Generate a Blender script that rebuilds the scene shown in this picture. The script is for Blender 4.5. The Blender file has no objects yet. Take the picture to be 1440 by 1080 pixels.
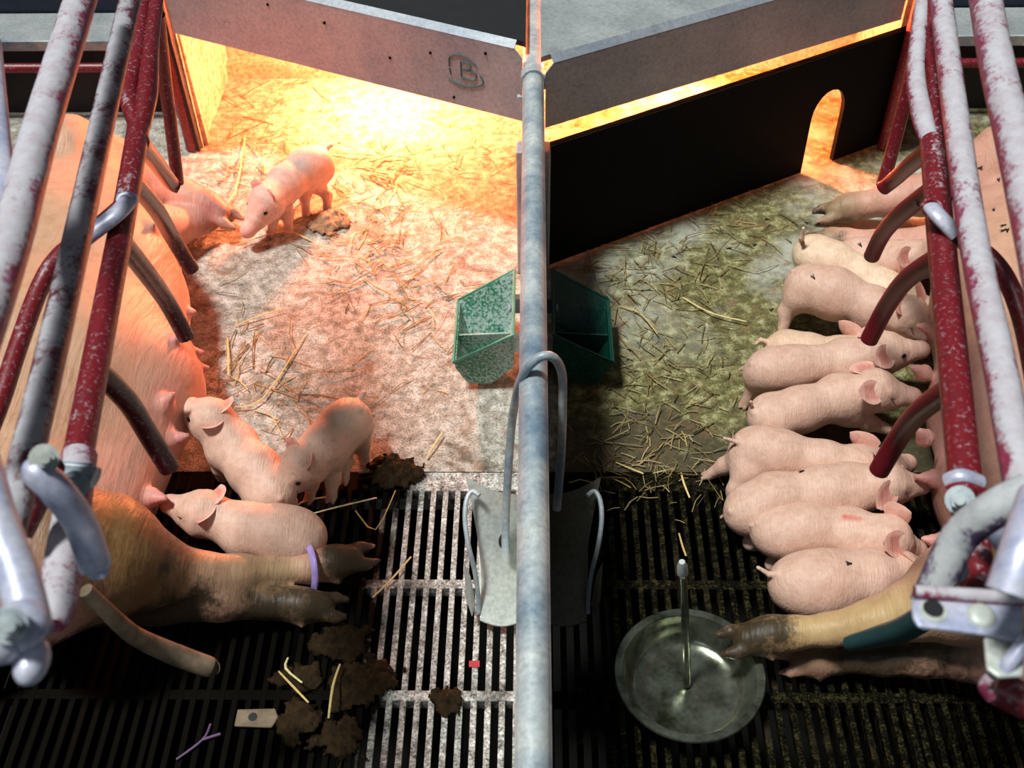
import bpy, bmesh, math, random
import numpy as np
from mathutils import Vector, Matrix

random.seed(7); np.random.seed(7)
S = bpy.context.scene
C = S.collection

# ------------------------------------------------------------------ camera, world, sun, exposure
H = 1.71                                   # eye height above the pen floor
FPX = 1600.0                               # focal length in pixels of a 1440 wide frame
TH = math.radians(45.35)                   # downward tilt
YAW = math.atan(30 / FPX)
_F0 = Vector((0, math.cos(TH), -math.sin(TH))); _U = Vector((0, math.sin(TH), math.cos(TH))); _X = Vector((1, 0, 0))
_F = (_F0 * math.cos(YAW) - _X * math.sin(YAW)).normalized()
_R = (_X * math.cos(YAW) + _F0 * math.sin(YAW)).normalized()
cam_data = bpy.data.cameras.new('camera'); cam = bpy.data.objects.new('camera', cam_data); C.objects.link(cam)
cam.matrix_world = Matrix(((_R.x, _U.x, -_F.x, 0), (_R.y, _U.y, -_F.y, 0), (_R.z, _U.z, -_F.z, H), (0, 0, 0, 1)))
cam_data.sensor_width = 36; cam_data.lens = 36 * FPX / 1440
cam_data.clip_start = 0.05; cam_data.clip_end = 50
cam_data.dof.use_dof = True; cam_data.dof.focus_distance = 2.15; cam_data.dof.aperture_fstop = 6.3
S.camera = cam

S.view_settings.view_transform = 'Standard'; S.view_settings.look = 'None'
S.view_settings.gamma = 1; S.view_settings.use_curve_mapping = False
S.view_settings.exposure = 0.0

w = bpy.data.worlds.new('world'); S.world = w; w.use_nodes = True
w.node_tree.nodes['Background'].inputs[0].default_value = (0.72, 0.86, 1.0, 1)
w.node_tree.nodes['Background'].inputs[1].default_value = 0.085

def light(kind, name, loc, col, energy, direction=None, **kw):
    l = bpy.data.lights.new(name, kind); l.color = col; l.energy = energy
    for k, v in kw.items(): setattr(l, k, v)
    o = bpy.data.objects.new(name, l); C.objects.link(o); o.location = loc
    if direction is not None: o.rotation_euler = Vector(direction).to_track_quat('-Z', 'Y').to_euler()
    return o
# daylight through the barn's high windows, from the far left
light('SUN', 'daylight', (-3, 4, 5), (0.97, 1.0, 0.97), 4.0, (0.30, 0.06, -0.95), angle=math.radians(9))

# dim cool fill light added behind the camera, no window known there
light('AREA', 'aisle_fill', (-1.2, -1.6, 2.9), (0.80, 0.90, 1.0), 8, (0.35, 1.0, -0.85), shape='RECTANGLE', size=1.8, size_y=0.9)

# ------------------------------------------------------------------ helpers
def P(px, py, z=0.0):
    """point of height z in the pen that the photograph shows at pixel (px, py)"""
    d = _F * FPX + _R * (px - 720) + _U * (540 - py)
    return Vector((0, 0, H)) + d * ((z - H) / d.z)

def link(name, me, mat=None, parent=None, smooth=False):
    o = bpy.data.objects.new(name, me); C.objects.link(o)
    if mat: me.materials.append(mat)
    if parent: o.parent = parent
    if smooth: me.shade_smooth()
    return o

def tag(o, label=None, cat=None, group=None, kind=None):
    if label: o['label'] = label
    if cat: o['category'] = cat
    if group: o['group'] = group
    if kind: o['kind'] = kind
    return o

def thing(name, label, cat, loc=(0, 0, 0), group=None):
    o = bpy.data.objects.new(name, None); C.objects.link(o); o.location = loc
    o.empty_display_size = 0.05
    return tag(o, label, cat, group)

class MB:
    """collects shapes into one mesh"""
    def __init__(s): s.v = []; s.f = []; s.c = []
    def add(s, vs, fs, col=None):
        n = len(s.v); s.v += [tuple(v) for v in vs]; s.f += [tuple(i + n for i in f) for f in fs]
        s.c += [col or (1, 1, 1)] * len(vs)
    def box(s, lo, hi, col=None):
        x0, y0, z0 = lo; x1, y1, z1 = hi
        s.add([(x0,y0,z0),(x1,y0,z0),(x1,y1,z0),(x0,y1,z0),(x0,y0,z1),(x1,y0,z1),(x1,y1,z1),(x0,y1,z1)],
              [(0,3,2,1),(4,5,6,7),(0,1,5,4),(1,2,6,5),(2,3,7,6),(3,0,4,7)], col)
    def prism(s, poly, off, col=None):
        """poly: 3D points of one face, off: extrusion vector"""
        n = len(poly); off = Vector(off); a = [Vector(p) for p in poly]
        s.add(a + [p + off for p in a], [tuple(range(n))[::-1], tuple(range(n, 2*n))] +
              [(i, (i+1) % n, n + (i+1) % n, n + i) for i in range(n)], col)
    def tube(s, pts, r, seg=14, smooth=6, col=None, sq=(1, 1)):
        pts = [Vector(p) for p in pts]
        rs = list(r) if isinstance(r, (list, tuple)) else [r] * len(pts)
        if smooth and len(pts) > 2:
            q = []; qr = []
            for i in range(len(pts) - 1):
                p0 = pts[max(i-1, 0)]; p1 = pts[i]; p2 = pts[i+1]; p3 = pts[min(i+2, len(pts)-1)]
                for k in range(smooth):
                    t = k / smooth
                    q.append(0.5 * ((2*p1) + (p2-p0)*t + (2*p0-5*p1+4*p2-p3)*t*t + (3*p1-p0-3*p2+p3)*t**3))
                    qr.append(rs[i] * (1-t) + rs[i+1] * t)
            q.append(pts[-1]); qr.append(rs[-1]); pts, rs = q, qr
        n = len(pts); up = Vector((0.13, 0.21, 0.97)); vs = []
        prev = None
        for i in range(n):
            d = (pts[min(i+1, n-1)] - pts[max(i-1, 0)]).normalized()
            if prev is None: a = d.cross(up).normalized()
            else: a = (prev - d * prev.dot(d)).normalized()
            prev = a; b = d.cross(a)
            for k in range(seg):
                t = 2*math.pi*k/seg
                vs.append(pts[i] + (a*math.cos(t)*sq[0] + b*math.sin(t)*sq[1]) * rs[i])
        fs = [(i*seg+k, i*seg+(k+1) % seg, (i+1)*seg+(k+1) % seg, (i+1)*seg+k) for i in range(n-1) for k in range(seg)]
        fs += [tuple(range(seg))[::-1], tuple(range((n-1)*seg, n*seg))]
        s.add(vs, fs, col)
    def lathe(s, prof, c, seg=48, axis='z', col=None):
        """prof: closed or open list of (r, h)"""
        vs = []; n = len(prof)
        for (r, h) in prof:
            for k in range(seg):
                t = 2*math.pi*k/seg; x, y = r*math.cos(t), r*math.sin(t)
                p = (x, y, h) if axis == 'z' else ((h, x, y) if axis == 'x' else (x, h, y))
                vs.append((c[0]+p[0], c[1]+p[1], c[2]+p[2]))
        fs = [(i*seg+k, i*seg+(k+1) % seg, (i+1)*seg+(k+1) % seg, (i+1)*seg+k) for i in range(n-1) for k in range(seg)]
        s.add(vs, fs, col)
    def ball(s, c, r, seg=12, rings=8, col=None, M=None):
        r = Vector(r) if isinstance(r, (tuple, list, Vector)) else Vector((r, r, r)); c = Vector(c); vs = []
        for i in range(rings+1):
            a = math.pi*i/rings
            for k in range(seg):
                t = 2*math.pi*k/seg
                p = Vector((math.sin(a)*math.cos(t)*r.x, math.sin(a)*math.sin(t)*r.y, math.cos(a)*r.z))
                if M is not None: p = M @ p
                vs.append(c + p)
        fs = [(i*seg+k, (i+1)*seg+k, (i+1)*seg+(k+1) % seg, i*seg+(k+1) % seg) for i in range(rings) for k in range(seg)]
        s.add(vs, fs, col)
    def build(s, name, mat, parent=None, smooth=False, bevel=0, auto=True, colors=False):
        me = bpy.data.meshes.new(name); me.from_pydata(s.v, [], s.f)
        bm = bmesh.new(); bm.from_mesh(me)
        if not colors: bmesh.ops.remove_doubles(bm, verts=bm.verts, dist=1e-6)
        bmesh.ops.recalc_face_normals(bm, faces=bm.faces); bm.to_mesh(me); bm.free()
        if colors:
            at = me.color_attributes.new('Col', 'FLOAT_COLOR', 'POINT')
            at.data.foreach_set('color', np.array([(c[0], c[1], c[2], 1) for c in s.c], dtype=np.float32).ravel())
        o = link(name, me, mat, parent, smooth)
        if bevel:
            m = o.modifiers.new('bevel', 'BEVEL'); m.width = bevel; m.segments = 2; m.limit_method = 'ANGLE'; m.angle_limit = math.radians(35)
        if smooth and auto:
            me.set_sharp_from_angle(angle=math.radians(38))
        return o

def frame(d, up=Vector((0, 0, 1))):
    d = Vector(d).normalized(); r = d.cross(up).normalized(); u = r.cross(d).normalized()
    return d, r, u

# ------------------------------------------------------------------ materials
class NT:
    def __init__(s, name):
        s.m = bpy.data.materials.new(name); s.m.use_nodes = True; s.t = s.m.node_tree; s.n = s.t.nodes
        s.b = s.n['Principled BSDF']
        s.obj = s.n.new('ShaderNodeTexCoord').outputs['Object']
        s.pos = s.n.new('ShaderNodeNewGeometry')
    def L(s, a, b): s.t.links.new(a, b)
    def noise(s, scale, detail=6, rough=0.6, vec=None, stretch=None, dist=0):
        n = s.n.new('ShaderNodeTexNoise'); n.inputs['Scale'].default_value = scale
        n.inputs['Detail'].default_value = detail; n.inputs['Roughness'].default_value = rough; n.inputs['Distortion'].default_value = dist
        v = vec or s.pos.outputs['Position']
        if stretch:
            mp = s.n.new('ShaderNodeMapping'); mp.inputs['Scale'].default_value = stretch; s.L(v, mp.inputs['Vector']); v = mp.outputs[0]
        s.L(v, n.inputs['Vector']); return n.outputs['Fac']
    def ramp(s, fac, stops):
        r = s.n.new('ShaderNodeValToRGB'); e = r.color_ramp.elements
        while len(e) < len(stops): e.new(0.5)
        for i, (p, c) in enumerate(stops):
            e[i].position = p; e[i].color = (c if isinstance(c, tuple) else (c, c, c)) + (1,)
        s.L(fac, r.inputs[0]); return r.outputs[0]
    def mix(s, fac, a, b, mode='MIX'):
        m = s.n.new('ShaderNodeMix'); m.data_type = 'RGBA'; m.blend_type = mode
        for sock, val in ((m.inputs['Factor'], fac), (m.inputs[6], a), (m.inputs[7], b)):
            if hasattr(val, 'is_linked') or hasattr(val, 'links'): s.L(val, sock)
            elif isinstance(val, tuple): sock.default_value = val + (1,)
            else: sock.default_value = val
        return m.outputs[2]
    def math(s, op, a, b=None, clamp=False):
        m = s.n.new('ShaderNodeMath'); m.operation = op; m.use_clamp = clamp
        for i, v in enumerate((a, b)):
            if v is None: continue
            if isinstance(v, (int, float)): m.inputs[i].default_value = v
            else: s.L(v, m.inputs[i])
        return m.outputs[0]
    def bump(s, h, strength=0.3, dist=0.002):
        b = s.n.new('ShaderNodeBump'); b.inputs['Strength'].default_value = strength; b.inputs['Distance'].default_value = dist
        s.L(h, b.inputs['Height']); s.L(b.outputs[0], s.b.inputs['Normal'])
    def xyz(s):
        x = s.n.new('ShaderNodeSeparateXYZ'); s.L(s.pos.outputs['Position'], x.inputs[0]); return x.outputs
    def nz(s):
        x = s.n.new('ShaderNodeSeparateXYZ'); s.L(s.pos.outputs['Normal'], x.inputs[0]); return x.outputs[2]
    def done(s, col, rough=0.6, metal=0, **kw):
        if isinstance(col, tuple): s.b.inputs['Base Color'].default_value = col + (1,)
        else: s.L(col, s.b.inputs['Base Color'])
        if isinstance(rough, (int, float)): s.b.inputs['Roughness'].default_value = rough
        else: s.L(rough, s.b.inputs['Roughness'])
        if isinstance(metal, (int, float)): s.b.inputs['Metallic'].default_value = metal
        else: s.L(metal, s.b.inputs['Metallic'])
        for k, v in kw.items(): s.b.inputs[k.replace('_', ' ')].default_value = v
        return s.m
    def smooth01(s, v, lo, hi):
        m = s.n.new('ShaderNodeMapRange'); m.interpolation_type = 'SMOOTHSTEP'
        m.inputs['From Min'].default_value = lo; m.inputs['From Max'].default_value = hi
        s.L(v, m.inputs['Value']); return m.outputs[0]

def mat_concrete():
    t = NT('pen_concrete'); x, y, z = t.xyz()
    n1 = t.noise(3.2, 8, .62); n2 = t.noise(38, 6, .7); n3 = t.noise(260, 3, .6); n4 = t.noise(9, 5, .7, dist=.6)
    base = t.ramp(n2, [(.30, (.12,.105,.08)), (.46, (.32,.305,.25)), (.62, (.56,.55,.49))])
    grit = t.ramp(n3, [(.36, .30), (.46, .92), (.70, 1.15)])
    base = t.mix(1.0, base, grit, 'MULTIPLY')
    # straw dust and algae of the right hand pen
    right = t.smooth01(x, 0.02, 0.08)
    olive = t.ramp(n2, [(.34, (.04,.034,.008)), (.50, (.16,.145,.045)), (.64, (.42,.40,.20))])
    olive = t.mix(1.0, olive, grit, 'MULTIPLY')
    clean = t.math('MULTIPLY', t.ramp(n1, [(.44, 0.0), (.60, 0.85)]), t.smooth01(y, 1.7, 2.0))
    olive = t.mix(clean, olive, (.50,.51,.44))
    base = t.mix(right, base, olive)
    # wet dung smears, mostly by the grates
    near = t.smooth01(y, 1.72, 1.42)
    d = t.math('ADD', n4, t.math('MULTIPLY', near, .02)); d = t.math('ADD', d, t.math('MULTIPLY', t.math('MULTIPLY', near, right), .34))
    dm = t.ramp(d, [(.56, 0.0), (.70, .85)])
    base = t.mix(dm, base, (.045,.032,.014))
    # dirt streaks under the straw of the left pen
    st = t.ramp(t.noise(14, 7, .75, dist=.8), [(.54, 0.0), (.66, .75)])
    base = t.mix(st, base, (.19,.10,.045))
    t.bump(t.math('ADD', t.math('MULTIPLY', n2, 1.0), t.math('MULTIPLY', n3, .5)), .6, .004)
    return t.done(base, .75)

def mat_wallboard():
    t = NT('nest_wall_board'); n = t.noise(70, 6, .7); n1 = t.noise(6, 4)
    c = t.ramp(n, [(.35, (.22,.16,.10)), (.52, (.48,.40,.30)), (.7, (.6,.52,.42))]); t.bump(n, .5, .003)
    return t.done(t.mix(t.ramp(n1, [(.5, 0.), (.7, .6)]), c, (.2,.12,.06)), .8)

def mat_metal(name, c1, c2, rough=.45, metal=.35, scale=9, dirt=0.5):
    t = NT(name); n = t.noise(scale, 6, .65); n2 = t.noise(130, 4, .6); n3 = t.noise(25, 6, .7, dist=1)
    c = t.ramp(n, [(.35, c1), (.62, c2)])
    c = t.mix(1.0, c, t.ramp(n2, [(.3, .8), (.6, 1.08)]), 'MULTIPLY')
    c = t.mix(t.ramp(n3, [(.60, 0.), (.72, dirt)]), c, (.09,.075,.05))
    t.bump(n2, .15, .001)
    return t.done(c, rough, metal)

def mat_pipe(name, paint, dust, amount, up=.5, rough=.38, dark=0.35):
    """painted steel pipe with barn dust lying on its upper side"""
    t = NT(name); n = t.noise(16, 6, .7); n2 = t.noise(170, 4, .65); n3 = t.noise(45, 6, .7)
    g = t.math('ADD', t.math('MULTIPLY', t.nz(), up), t.math('MULTIPLY', t.math('SUBTRACT', n, .5), 1.7))
    g = t.math('ADD', g, t.math('MULTIPLY', t.math('SUBTRACT', n2, .5), .9))
    m = t.ramp(t.math('ADD', g, amount - .5), [(.38, 0.), (.62, 1.)])
    p = t.mix(t.ramp(n3, [(.50, 0.), (.68, dark)]), paint, (.035,.022,.02))
    p = t.mix(t.ramp(n2, [(.56, 0.), (.68, .35)]), p, dust)
    d = t.mix(t.ramp(n3, [(.35, .55), (.6, 0.)]), dust, tuple(a*.5 + b*.4 for a, b in zip(dust, paint)))
    t.bump(t.math('ADD', n3, t.math('MULTIPLY', m, .3)), .45, .0018)
    r = t.math('ADD', t.math('MULTIPLY', m, .4), rough)
    return t.done(t.mix(m, p, d), r)

def mat_plain(name, c, rough=.6, metal=0, var=.25, scale=30, bump=.2, **kw):
    t = NT(name); n = t.noise(scale, 6, .65)
    col = t.ramp(n, [(.3, tuple(v*(1-var) for v in c)), (.7, tuple(min(1, v*(1+var)) for v in c))])
    t.bump(n, bump, .002)
    return t.done(col, rough, metal, **kw)

def mat_grate(name, light_, mid, dark, dirt_shade_at=None):
    t = NT(name); x, y, z = t.xyz(); n = t.noise(60, 7, .75); n2 = t.noise(220, 4, .7); n1 = t.noise(7, 4, .6)
    v = t.math('ADD', t.math('MULTIPLY', n, .55), t.math('MULTIPLY', n2, .45))
    c = t.ramp(v, [(.40, dark), (.50, mid), (.62, light_)])
    if dirt_shade_at:
        m = t.math('ADD', t.smooth01(x, dirt_shade_at[1], dirt_shade_at[0]), t.math('MULTIPLY', t.math('SUBTRACT', n1, .5), 1.6))
        c = t.mix(t.ramp(m, [(.12, 0.), (.38, 1.0)]), c, (.0035,.0025,.0015))  # near-black towards the left: dung plus the sow's shadow put into the colour
    else:
        c = t.mix(t.ramp(n1, [(.55, 0.), (.68, .5)]), c, (.05,.035,.02))
    t.bump(v, .6, .002)
    t.b.inputs['Specular IOR Level'].default_value = .04
    return t.done(c, .7)

def mat_skin(name, hair=.5, tint=(1,1,1), dirt=0.0, dirtcol=(.16,.11,.05), spec=.35, size=1.0):
    t = NT(name)
    a = t.n.new('ShaderNodeAttribute'); a.attribute_name = 'Col'
    n = t.noise(9/size, 5, .6, vec=t.obj); n2 = t.noise(60/size, 5, .7, vec=t.obj); hairn = t.noise(420/size, 2, .5, vec=t.obj, stretch=(1, .16, .5))
    wr = t.noise(120/size, 3, .6, vec=t.obj, stretch=(1.8, .22, .5), dist=.5)
    c = t.mix(1.0, a.outputs['Color'], t.ramp(n, [(.3, (.93,.86,.82)), (.7, (1.06,1.06,1.03))]), 'MULTIPLY')
    c = t.mix(1.0, c, t.ramp(n2, [(.32, (.86,.80,.76)), (.6, (1.03,1.03,1.03))]), 'MULTIPLY')
    if dirt:
        c = t.mix(t.ramp(n2, [(.52, 0.), (.72, dirt)]), c, dirtcol)
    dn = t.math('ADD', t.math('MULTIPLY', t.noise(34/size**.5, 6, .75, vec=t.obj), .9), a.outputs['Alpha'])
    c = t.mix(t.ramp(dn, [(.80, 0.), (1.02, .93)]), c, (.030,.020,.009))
    h = t.math('ADD', t.math('MULTIPLY', hairn, hair), t.math('ADD', t.math('MULTIPLY', wr, 1.1), t.math('MULTIPLY', n2, .5)))
    t.bump(h, .55 if size == 1 else .4, .0028 * size)
    m = t.done(c, .5, 0, Subsurface_Weight=.07, Subsurface_Scale=.012)
    t.b.inputs['Subsurface Radius'].default_value = (1, .35, .2)
    t.b.inputs['Specular IOR Level'].default_value = spec
    return m

def mat_straw():
    t = NT('straw'); a = t.n.new('ShaderNodeAttribute'); a.attribute_name = 'Col'
    return t.done(t.mix(1.0, a.outputs['Color'], t.ramp(t.noise(140, 3), [(.3, .75), (.7, 1.1)]), 'MULTIPLY'), .55)

def mat_speckled(name, base, dust, lo=.45, hi=.6, bias=None):
    """green plastic under white feed dust"""
    t = NT(name); n = t.noise(170, 4, .7); n1 = t.noise(10, 4, .6)
    v = t.math('ADD', n, t.math('MULTIPLY', t.math('SUBTRACT', n1, .5), .5))
    c = t.mix(t.ramp(v, [(lo, 0.), (hi, .9)]), base, dust); t.bump(n, .2, .001)
    return t.done(c, .4)

M = {}
M['concrete'] = mat_concrete(); M['board'] = mat_wallboard()
M['lid'] = mat_metal('grey_sheet_metal', (.30,.34,.40), (.42,.46,.50), .42, .25, 5, .35)
M['lid_top'] = mat_metal('grey_board', (.22,.24,.25), (.33,.35,.35), .6, .05, 8, .4)
M['galv'] = mat_metal('galvanised_steel', (.16,.24,.32), (.60,.64,.62), .48, .2, 7, .3)
M['galv_pale'] = mat_metal('pale_dusty_steel', (.42,.46,.44), (.60,.62,.56), .5, .2, 10, .4)
M['blueish'] = mat_metal('dusty_bluish_steel', (.38,.42,.62), (.66,.66,.76), .4, .25, 14, .3)
M['steel'] = mat_metal('stainless_steel', (.05,.058,.032), (.30,.32,.25), .2, .85, 16, .95)
M['rubber'] = mat_plain('black_rubber_board', (.0022,.0022,.0026), .75, scale=14, bump=.1)
M['rubber'].node_tree.nodes['Principled BSDF'].inputs['Specular IOR Level'].default_value = .12
M['black'] = mat_plain('black_panel', (.006,.006,.008), .7)
M['navy'] = mat_plain('dark_blue_plastic', (.012,.022,.055), .5)
M['pit'] = mat_plain('slurry_pit', (.003,.003,.002), .9)
M['red'] = mat_pipe('red_paint_dusted', (.17,.008,.014), (.52,.45,.50), .40, .35)
M['redclean'] = mat_pipe('red_paint', (.16,.007,.012), (.45,.40,.45), .16, .35)
M['redwhite'] = mat_pipe('red_paint_under_white_dust', (.26,.03,.08), (.52,.51,.55), .76, .5)
M['duskpipe'] = mat_pipe('purple_shading_under_grey_dust', (.10,.06,.14), (.50,.52,.52), .72, .9, dark=.5)  # grey dust on top; purple underside is shading put into the colour
M['greyred'] = mat_pipe('red_paint_under_grey_dust', (.12,.02,.035), (.42,.42,.45), .60, .55, dark=.7)
M['fingerR'] = mat_pipe('clean_dark_red_bar', (.15,.004,.010), (.18,.03,.04), -.25, .2, rough=.5, dark=.15)
M['muddybar'] = mat_plain('muddy_bar', (.16,.12,.08), .7, var=.5)
M['finger'] = mat_pipe('dark_red_bar', (.10,.006,.012), (.48,.45,.50), .42, .55, rough=.25)
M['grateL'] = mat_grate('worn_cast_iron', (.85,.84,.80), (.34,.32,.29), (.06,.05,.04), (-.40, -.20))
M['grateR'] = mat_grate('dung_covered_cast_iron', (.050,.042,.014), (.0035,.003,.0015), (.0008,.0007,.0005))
M['pig'] = mat_skin('piglet_skin'); M['pigdirty'] = mat_skin('dirty_piglet_skin', dirt=.6)
M['sow'] = mat_skin('sow_skin', hair=.25, size=2.2, dirt=.25, dirtcol=(.45,.25,.12)); M['straw'] = mat_straw()
M['eye'] = mat_plain('eye', (.006,.004,.004), .15, bump=0); M['lash'] = mat_plain('closed_eye', (.05,.022,.02), .6)
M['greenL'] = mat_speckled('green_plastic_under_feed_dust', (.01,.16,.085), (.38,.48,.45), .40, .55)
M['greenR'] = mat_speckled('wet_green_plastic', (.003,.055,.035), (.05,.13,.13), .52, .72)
M['greenrim'] = mat_plain('green_plastic_rim', (.08,.30,.20), .4)
M['dung'] = mat_plain('dung', (.022,.012,.004), .8, var=.7, scale=60, bump=1.0)
for k_ in ('dung', 'muddybar'): M[k_].node_tree.nodes['Principled BSDF'].inputs['Specular IOR Level'].default_value = .12
M['crust'] = mat_plain('dry_dung_crust', (.30,.17,.09), .9, var=.5, scale=80, bump=1.0)
M['fly'] = mat_plain('fly_body', (.004,.004,.004), .4); M['wing'] = mat_plain('fly_wing', (.03,.03,.03), .3)
M['band'] = mat_plain('lilac_plastic', (.36,.27,.62), .35)
M['mark'] = mat_plain('green_marker', (.03,.12,.11), .6)
M['redmark'] = mat_plain('red_marker', (.40,.02,.03), .6)
M['feed'] = mat_plain('yellow_feed_meal', (.42,.37,.18), .8, var=.4, scale=120, bump=.8)
M['bluehose'] = mat_plain('dark_teal_paint', (.02,.06,.065), .4)

# ------------------------------------------------------------------ solid shapes from blended round cones
class Body:
    def __init__(s): s.pr = []; s.spots = []; s.dirt = []; s.base = (.74, .50, .42)
    def cone(s, a, b, ra, rb, k=.02, sc=None):
        s.pr.append((np.array(a, float), np.array(b, float), ra, rb, k, None if sc is None else np.array(sc, float)))
    def chain(s, pts, k=.02, sc=None):
        for i in range(len(pts) - 1):
            s.cone(pts[i][0], pts[i+1][0], pts[i][1], pts[i+1][1], k, sc)
    def f(s, p):
        d = None
        for a, b, ra, rb, k, sc in s.pr:
            q = p
            if sc is not None: q = p * sc; a = a * sc; b = b * sc
            ba = b - a; L2 = max(float(ba @ ba), 1e-12)
            t = np.clip(((q - a) @ ba) / L2, 0, 1)
            e = np.sqrt(((q - a - t[:, None] * ba) ** 2).sum(1)) - (ra + (rb - ra) * t)
            if sc is not None: e = e / max(sc)
            if d is None: d = e
            else:
                h = np.clip(.5 + .5 * (d - e) / k, 0, 1); d = d * (1 - h) + e * h - k * h * (1 - h)
        return d
    def bounds(s, pad):
        lo = np.array([9e9]*3); hi = -lo
        for a, b, ra, rb, k, sc in s.pr:
            for c, r in ((a, ra), (b, rb)):
                rr = r / sc if sc is not None else np.array([r]*3)
                lo = np.minimum(lo, c - rr - pad); hi = np.maximum(hi, c + rr + pad)
        return lo, hi
    def surf(s, o, d, far=.3):
        """first point outside the body from o along d"""
        o = np.array(o, float); d = np.array(Vector(d).normalized(), float)
        t = np.linspace(0, far, 240); v = s.f(o + t[:, None] * d)
        i = int(np.argmax(v > 0)); return Vector(o + t[i] * d)
    def mesh(s, name, h, zmin=None):
        lo, hi = s.bounds(h * 2.5)
        n = np.ceil((hi - lo) / h).astype(int) + 1
        ax = [lo[i] + h * np.arange(n[i]) for i in range(3)]
        G = np.stack(np.meshgrid(*ax, indexing='ij'), -1).reshape(-1, 3)
        V = np.concatenate([s.f(G[i:i+400000]) for i in range(0, len(G), 400000)]).reshape(n)
        sg = V < 0; shp = tuple(n - 1)
        acc = np.zeros(shp + (3,)); cnt = np.zeros(shp)
        def sub(A, o): return A[o[0]:o[0]+shp[0], o[1]:o[1]+shp[1], o[2]:o[2]+shp[2]]
        for axis in range(3):
            o1, o2 = [i for i in range(3) if i != axis]
            for u in (0, 1):
                for v in (0, 1):
                    a = [0, 0, 0]; a[o1] = u; a[o2] = v; b = list(a); b[axis] = 1
                    va = sub(V, a); vb = sub(V, b); cr = sub(sg, a) != sub(sg, b)
                    t = np.where(cr, va / np.where(va == vb, 1, va - vb), 0)
                    for c in range(3):
                        acc[..., c] += np.where(cr, a[c] + (t if c == axis else 0), 0)
                    cnt += cr
        act = cnt > 0; idx = -np.ones(shp, int); idx[act] = np.arange(act.sum())
        ijk = np.argwhere(act); vt = lo + (ijk + acc[act] / cnt[act][:, None]) * h
        faces = []
        for axis in range(3):
            o1, o2 = (axis + 1) % 3, (axis + 2) % 3
            sl0 = [slice(None)]*3; sl1 = [slice(None)]*3
            sl0[axis] = slice(0, -1); sl1[axis] = slice(1, None)
            A = sg[tuple(sl0)]; B = sg[tuple(sl1)]
            e = np.argwhere(A != B)
            e = e[(e[:, o1] > 0) & (e[:, o2] > 0) & (e[:, o1] < n[o1]-1) & (e[:, o2] < n[o2]-1)]
            inside = A[tuple(e.T)]
            q = []
            for du, dv in ((1, 1), (0, 1), (0, 0), (1, 0)):
                c = e.copy(); c[:, o1] -= du; c[:, o2] -= dv; q.append(idx[tuple(c.T)])
            q = np.stack(q, 1); q[~inside] = q[~inside][:, ::-1]; faces.append(q)
        faces = np.concatenate(faces)
        for _ in range(3):
            d0 = s.f(vt); g = np.zeros_like(vt); ep = h * .25
            for c in range(3):
                e = np.zeros(3); e[c] = ep; g[:, c] = (s.f(vt + e) - s.f(vt - e)) / (2 * ep)
            gl = np.maximum((g ** 2).sum(1), .2); step = (d0 / gl)[:, None] * g
            ln = np.sqrt((step**2).sum(1))[:, None]; step = step * np.minimum(1, h * .6 / np.maximum(ln, 1e-9)); vt = vt - step
        if zmin is not None: vt[:, 2] = np.maximum(vt[:, 2], zmin)
        return vt, faces
    def colors(s, vt):
        col = np.tile(np.array(s.base), (len(vt), 1))
        for c, r, cc, st in s.spots:
            if len(c) == 2: # segment
                a, b = (np.array(q, float) for q in c); ba = b - a; t = np.clip(((vt - a) @ ba) / (ba @ ba), 0, 1)
                dd = np.sqrt(((vt - a - t[:, None]*ba)**2).sum(1))
            else: dd = np.sqrt(((vt - np.array(c, float))**2).sum(1))
            w_ = st * np.clip(1.25 - dd / r, 0, 1); w_ = w_ * w_ * (3 - 2 * w_) if st >= .99 else w_
            col = col * (1 - w_[:, None]) + np.array(cc) * w_[:, None]
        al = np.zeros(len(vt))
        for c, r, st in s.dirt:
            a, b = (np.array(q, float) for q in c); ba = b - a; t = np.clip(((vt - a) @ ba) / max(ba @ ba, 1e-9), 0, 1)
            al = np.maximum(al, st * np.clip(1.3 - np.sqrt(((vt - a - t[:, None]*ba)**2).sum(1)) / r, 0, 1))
        return np.concatenate([col, al[:, None]], 1)
    def build(s, name, h, mat, parent, extra=None, zmin=.001, origin=(0, 0, 0)):
        vt, fc = s.mesh(name, h, zmin); col = s.colors(vt)
        vs = vt; fs = [tuple(q) for q in fc.tolist()]; cl = col
        if extra:
            ev, ef, ec = extra; n = len(vs); vs = np.concatenate([vs, np.array(ev)]); fs += [tuple(i + n for i in q) for q in ef]
            cl = np.concatenate([cl, np.concatenate([np.array(ec), np.zeros((len(ec), 1))], 1)])
        vs = vs - np.array(origin)
        me = bpy.data.meshes.new(name); me.from_pydata(vs.tolist(), [], fs)
        at = me.color_attributes.new('Col', 'FLOAT_COLOR', 'POINT')
        at.data.foreach_set('color', cl.astype(np.float32).ravel())
        return link(name, me, mat, parent, True)

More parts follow.
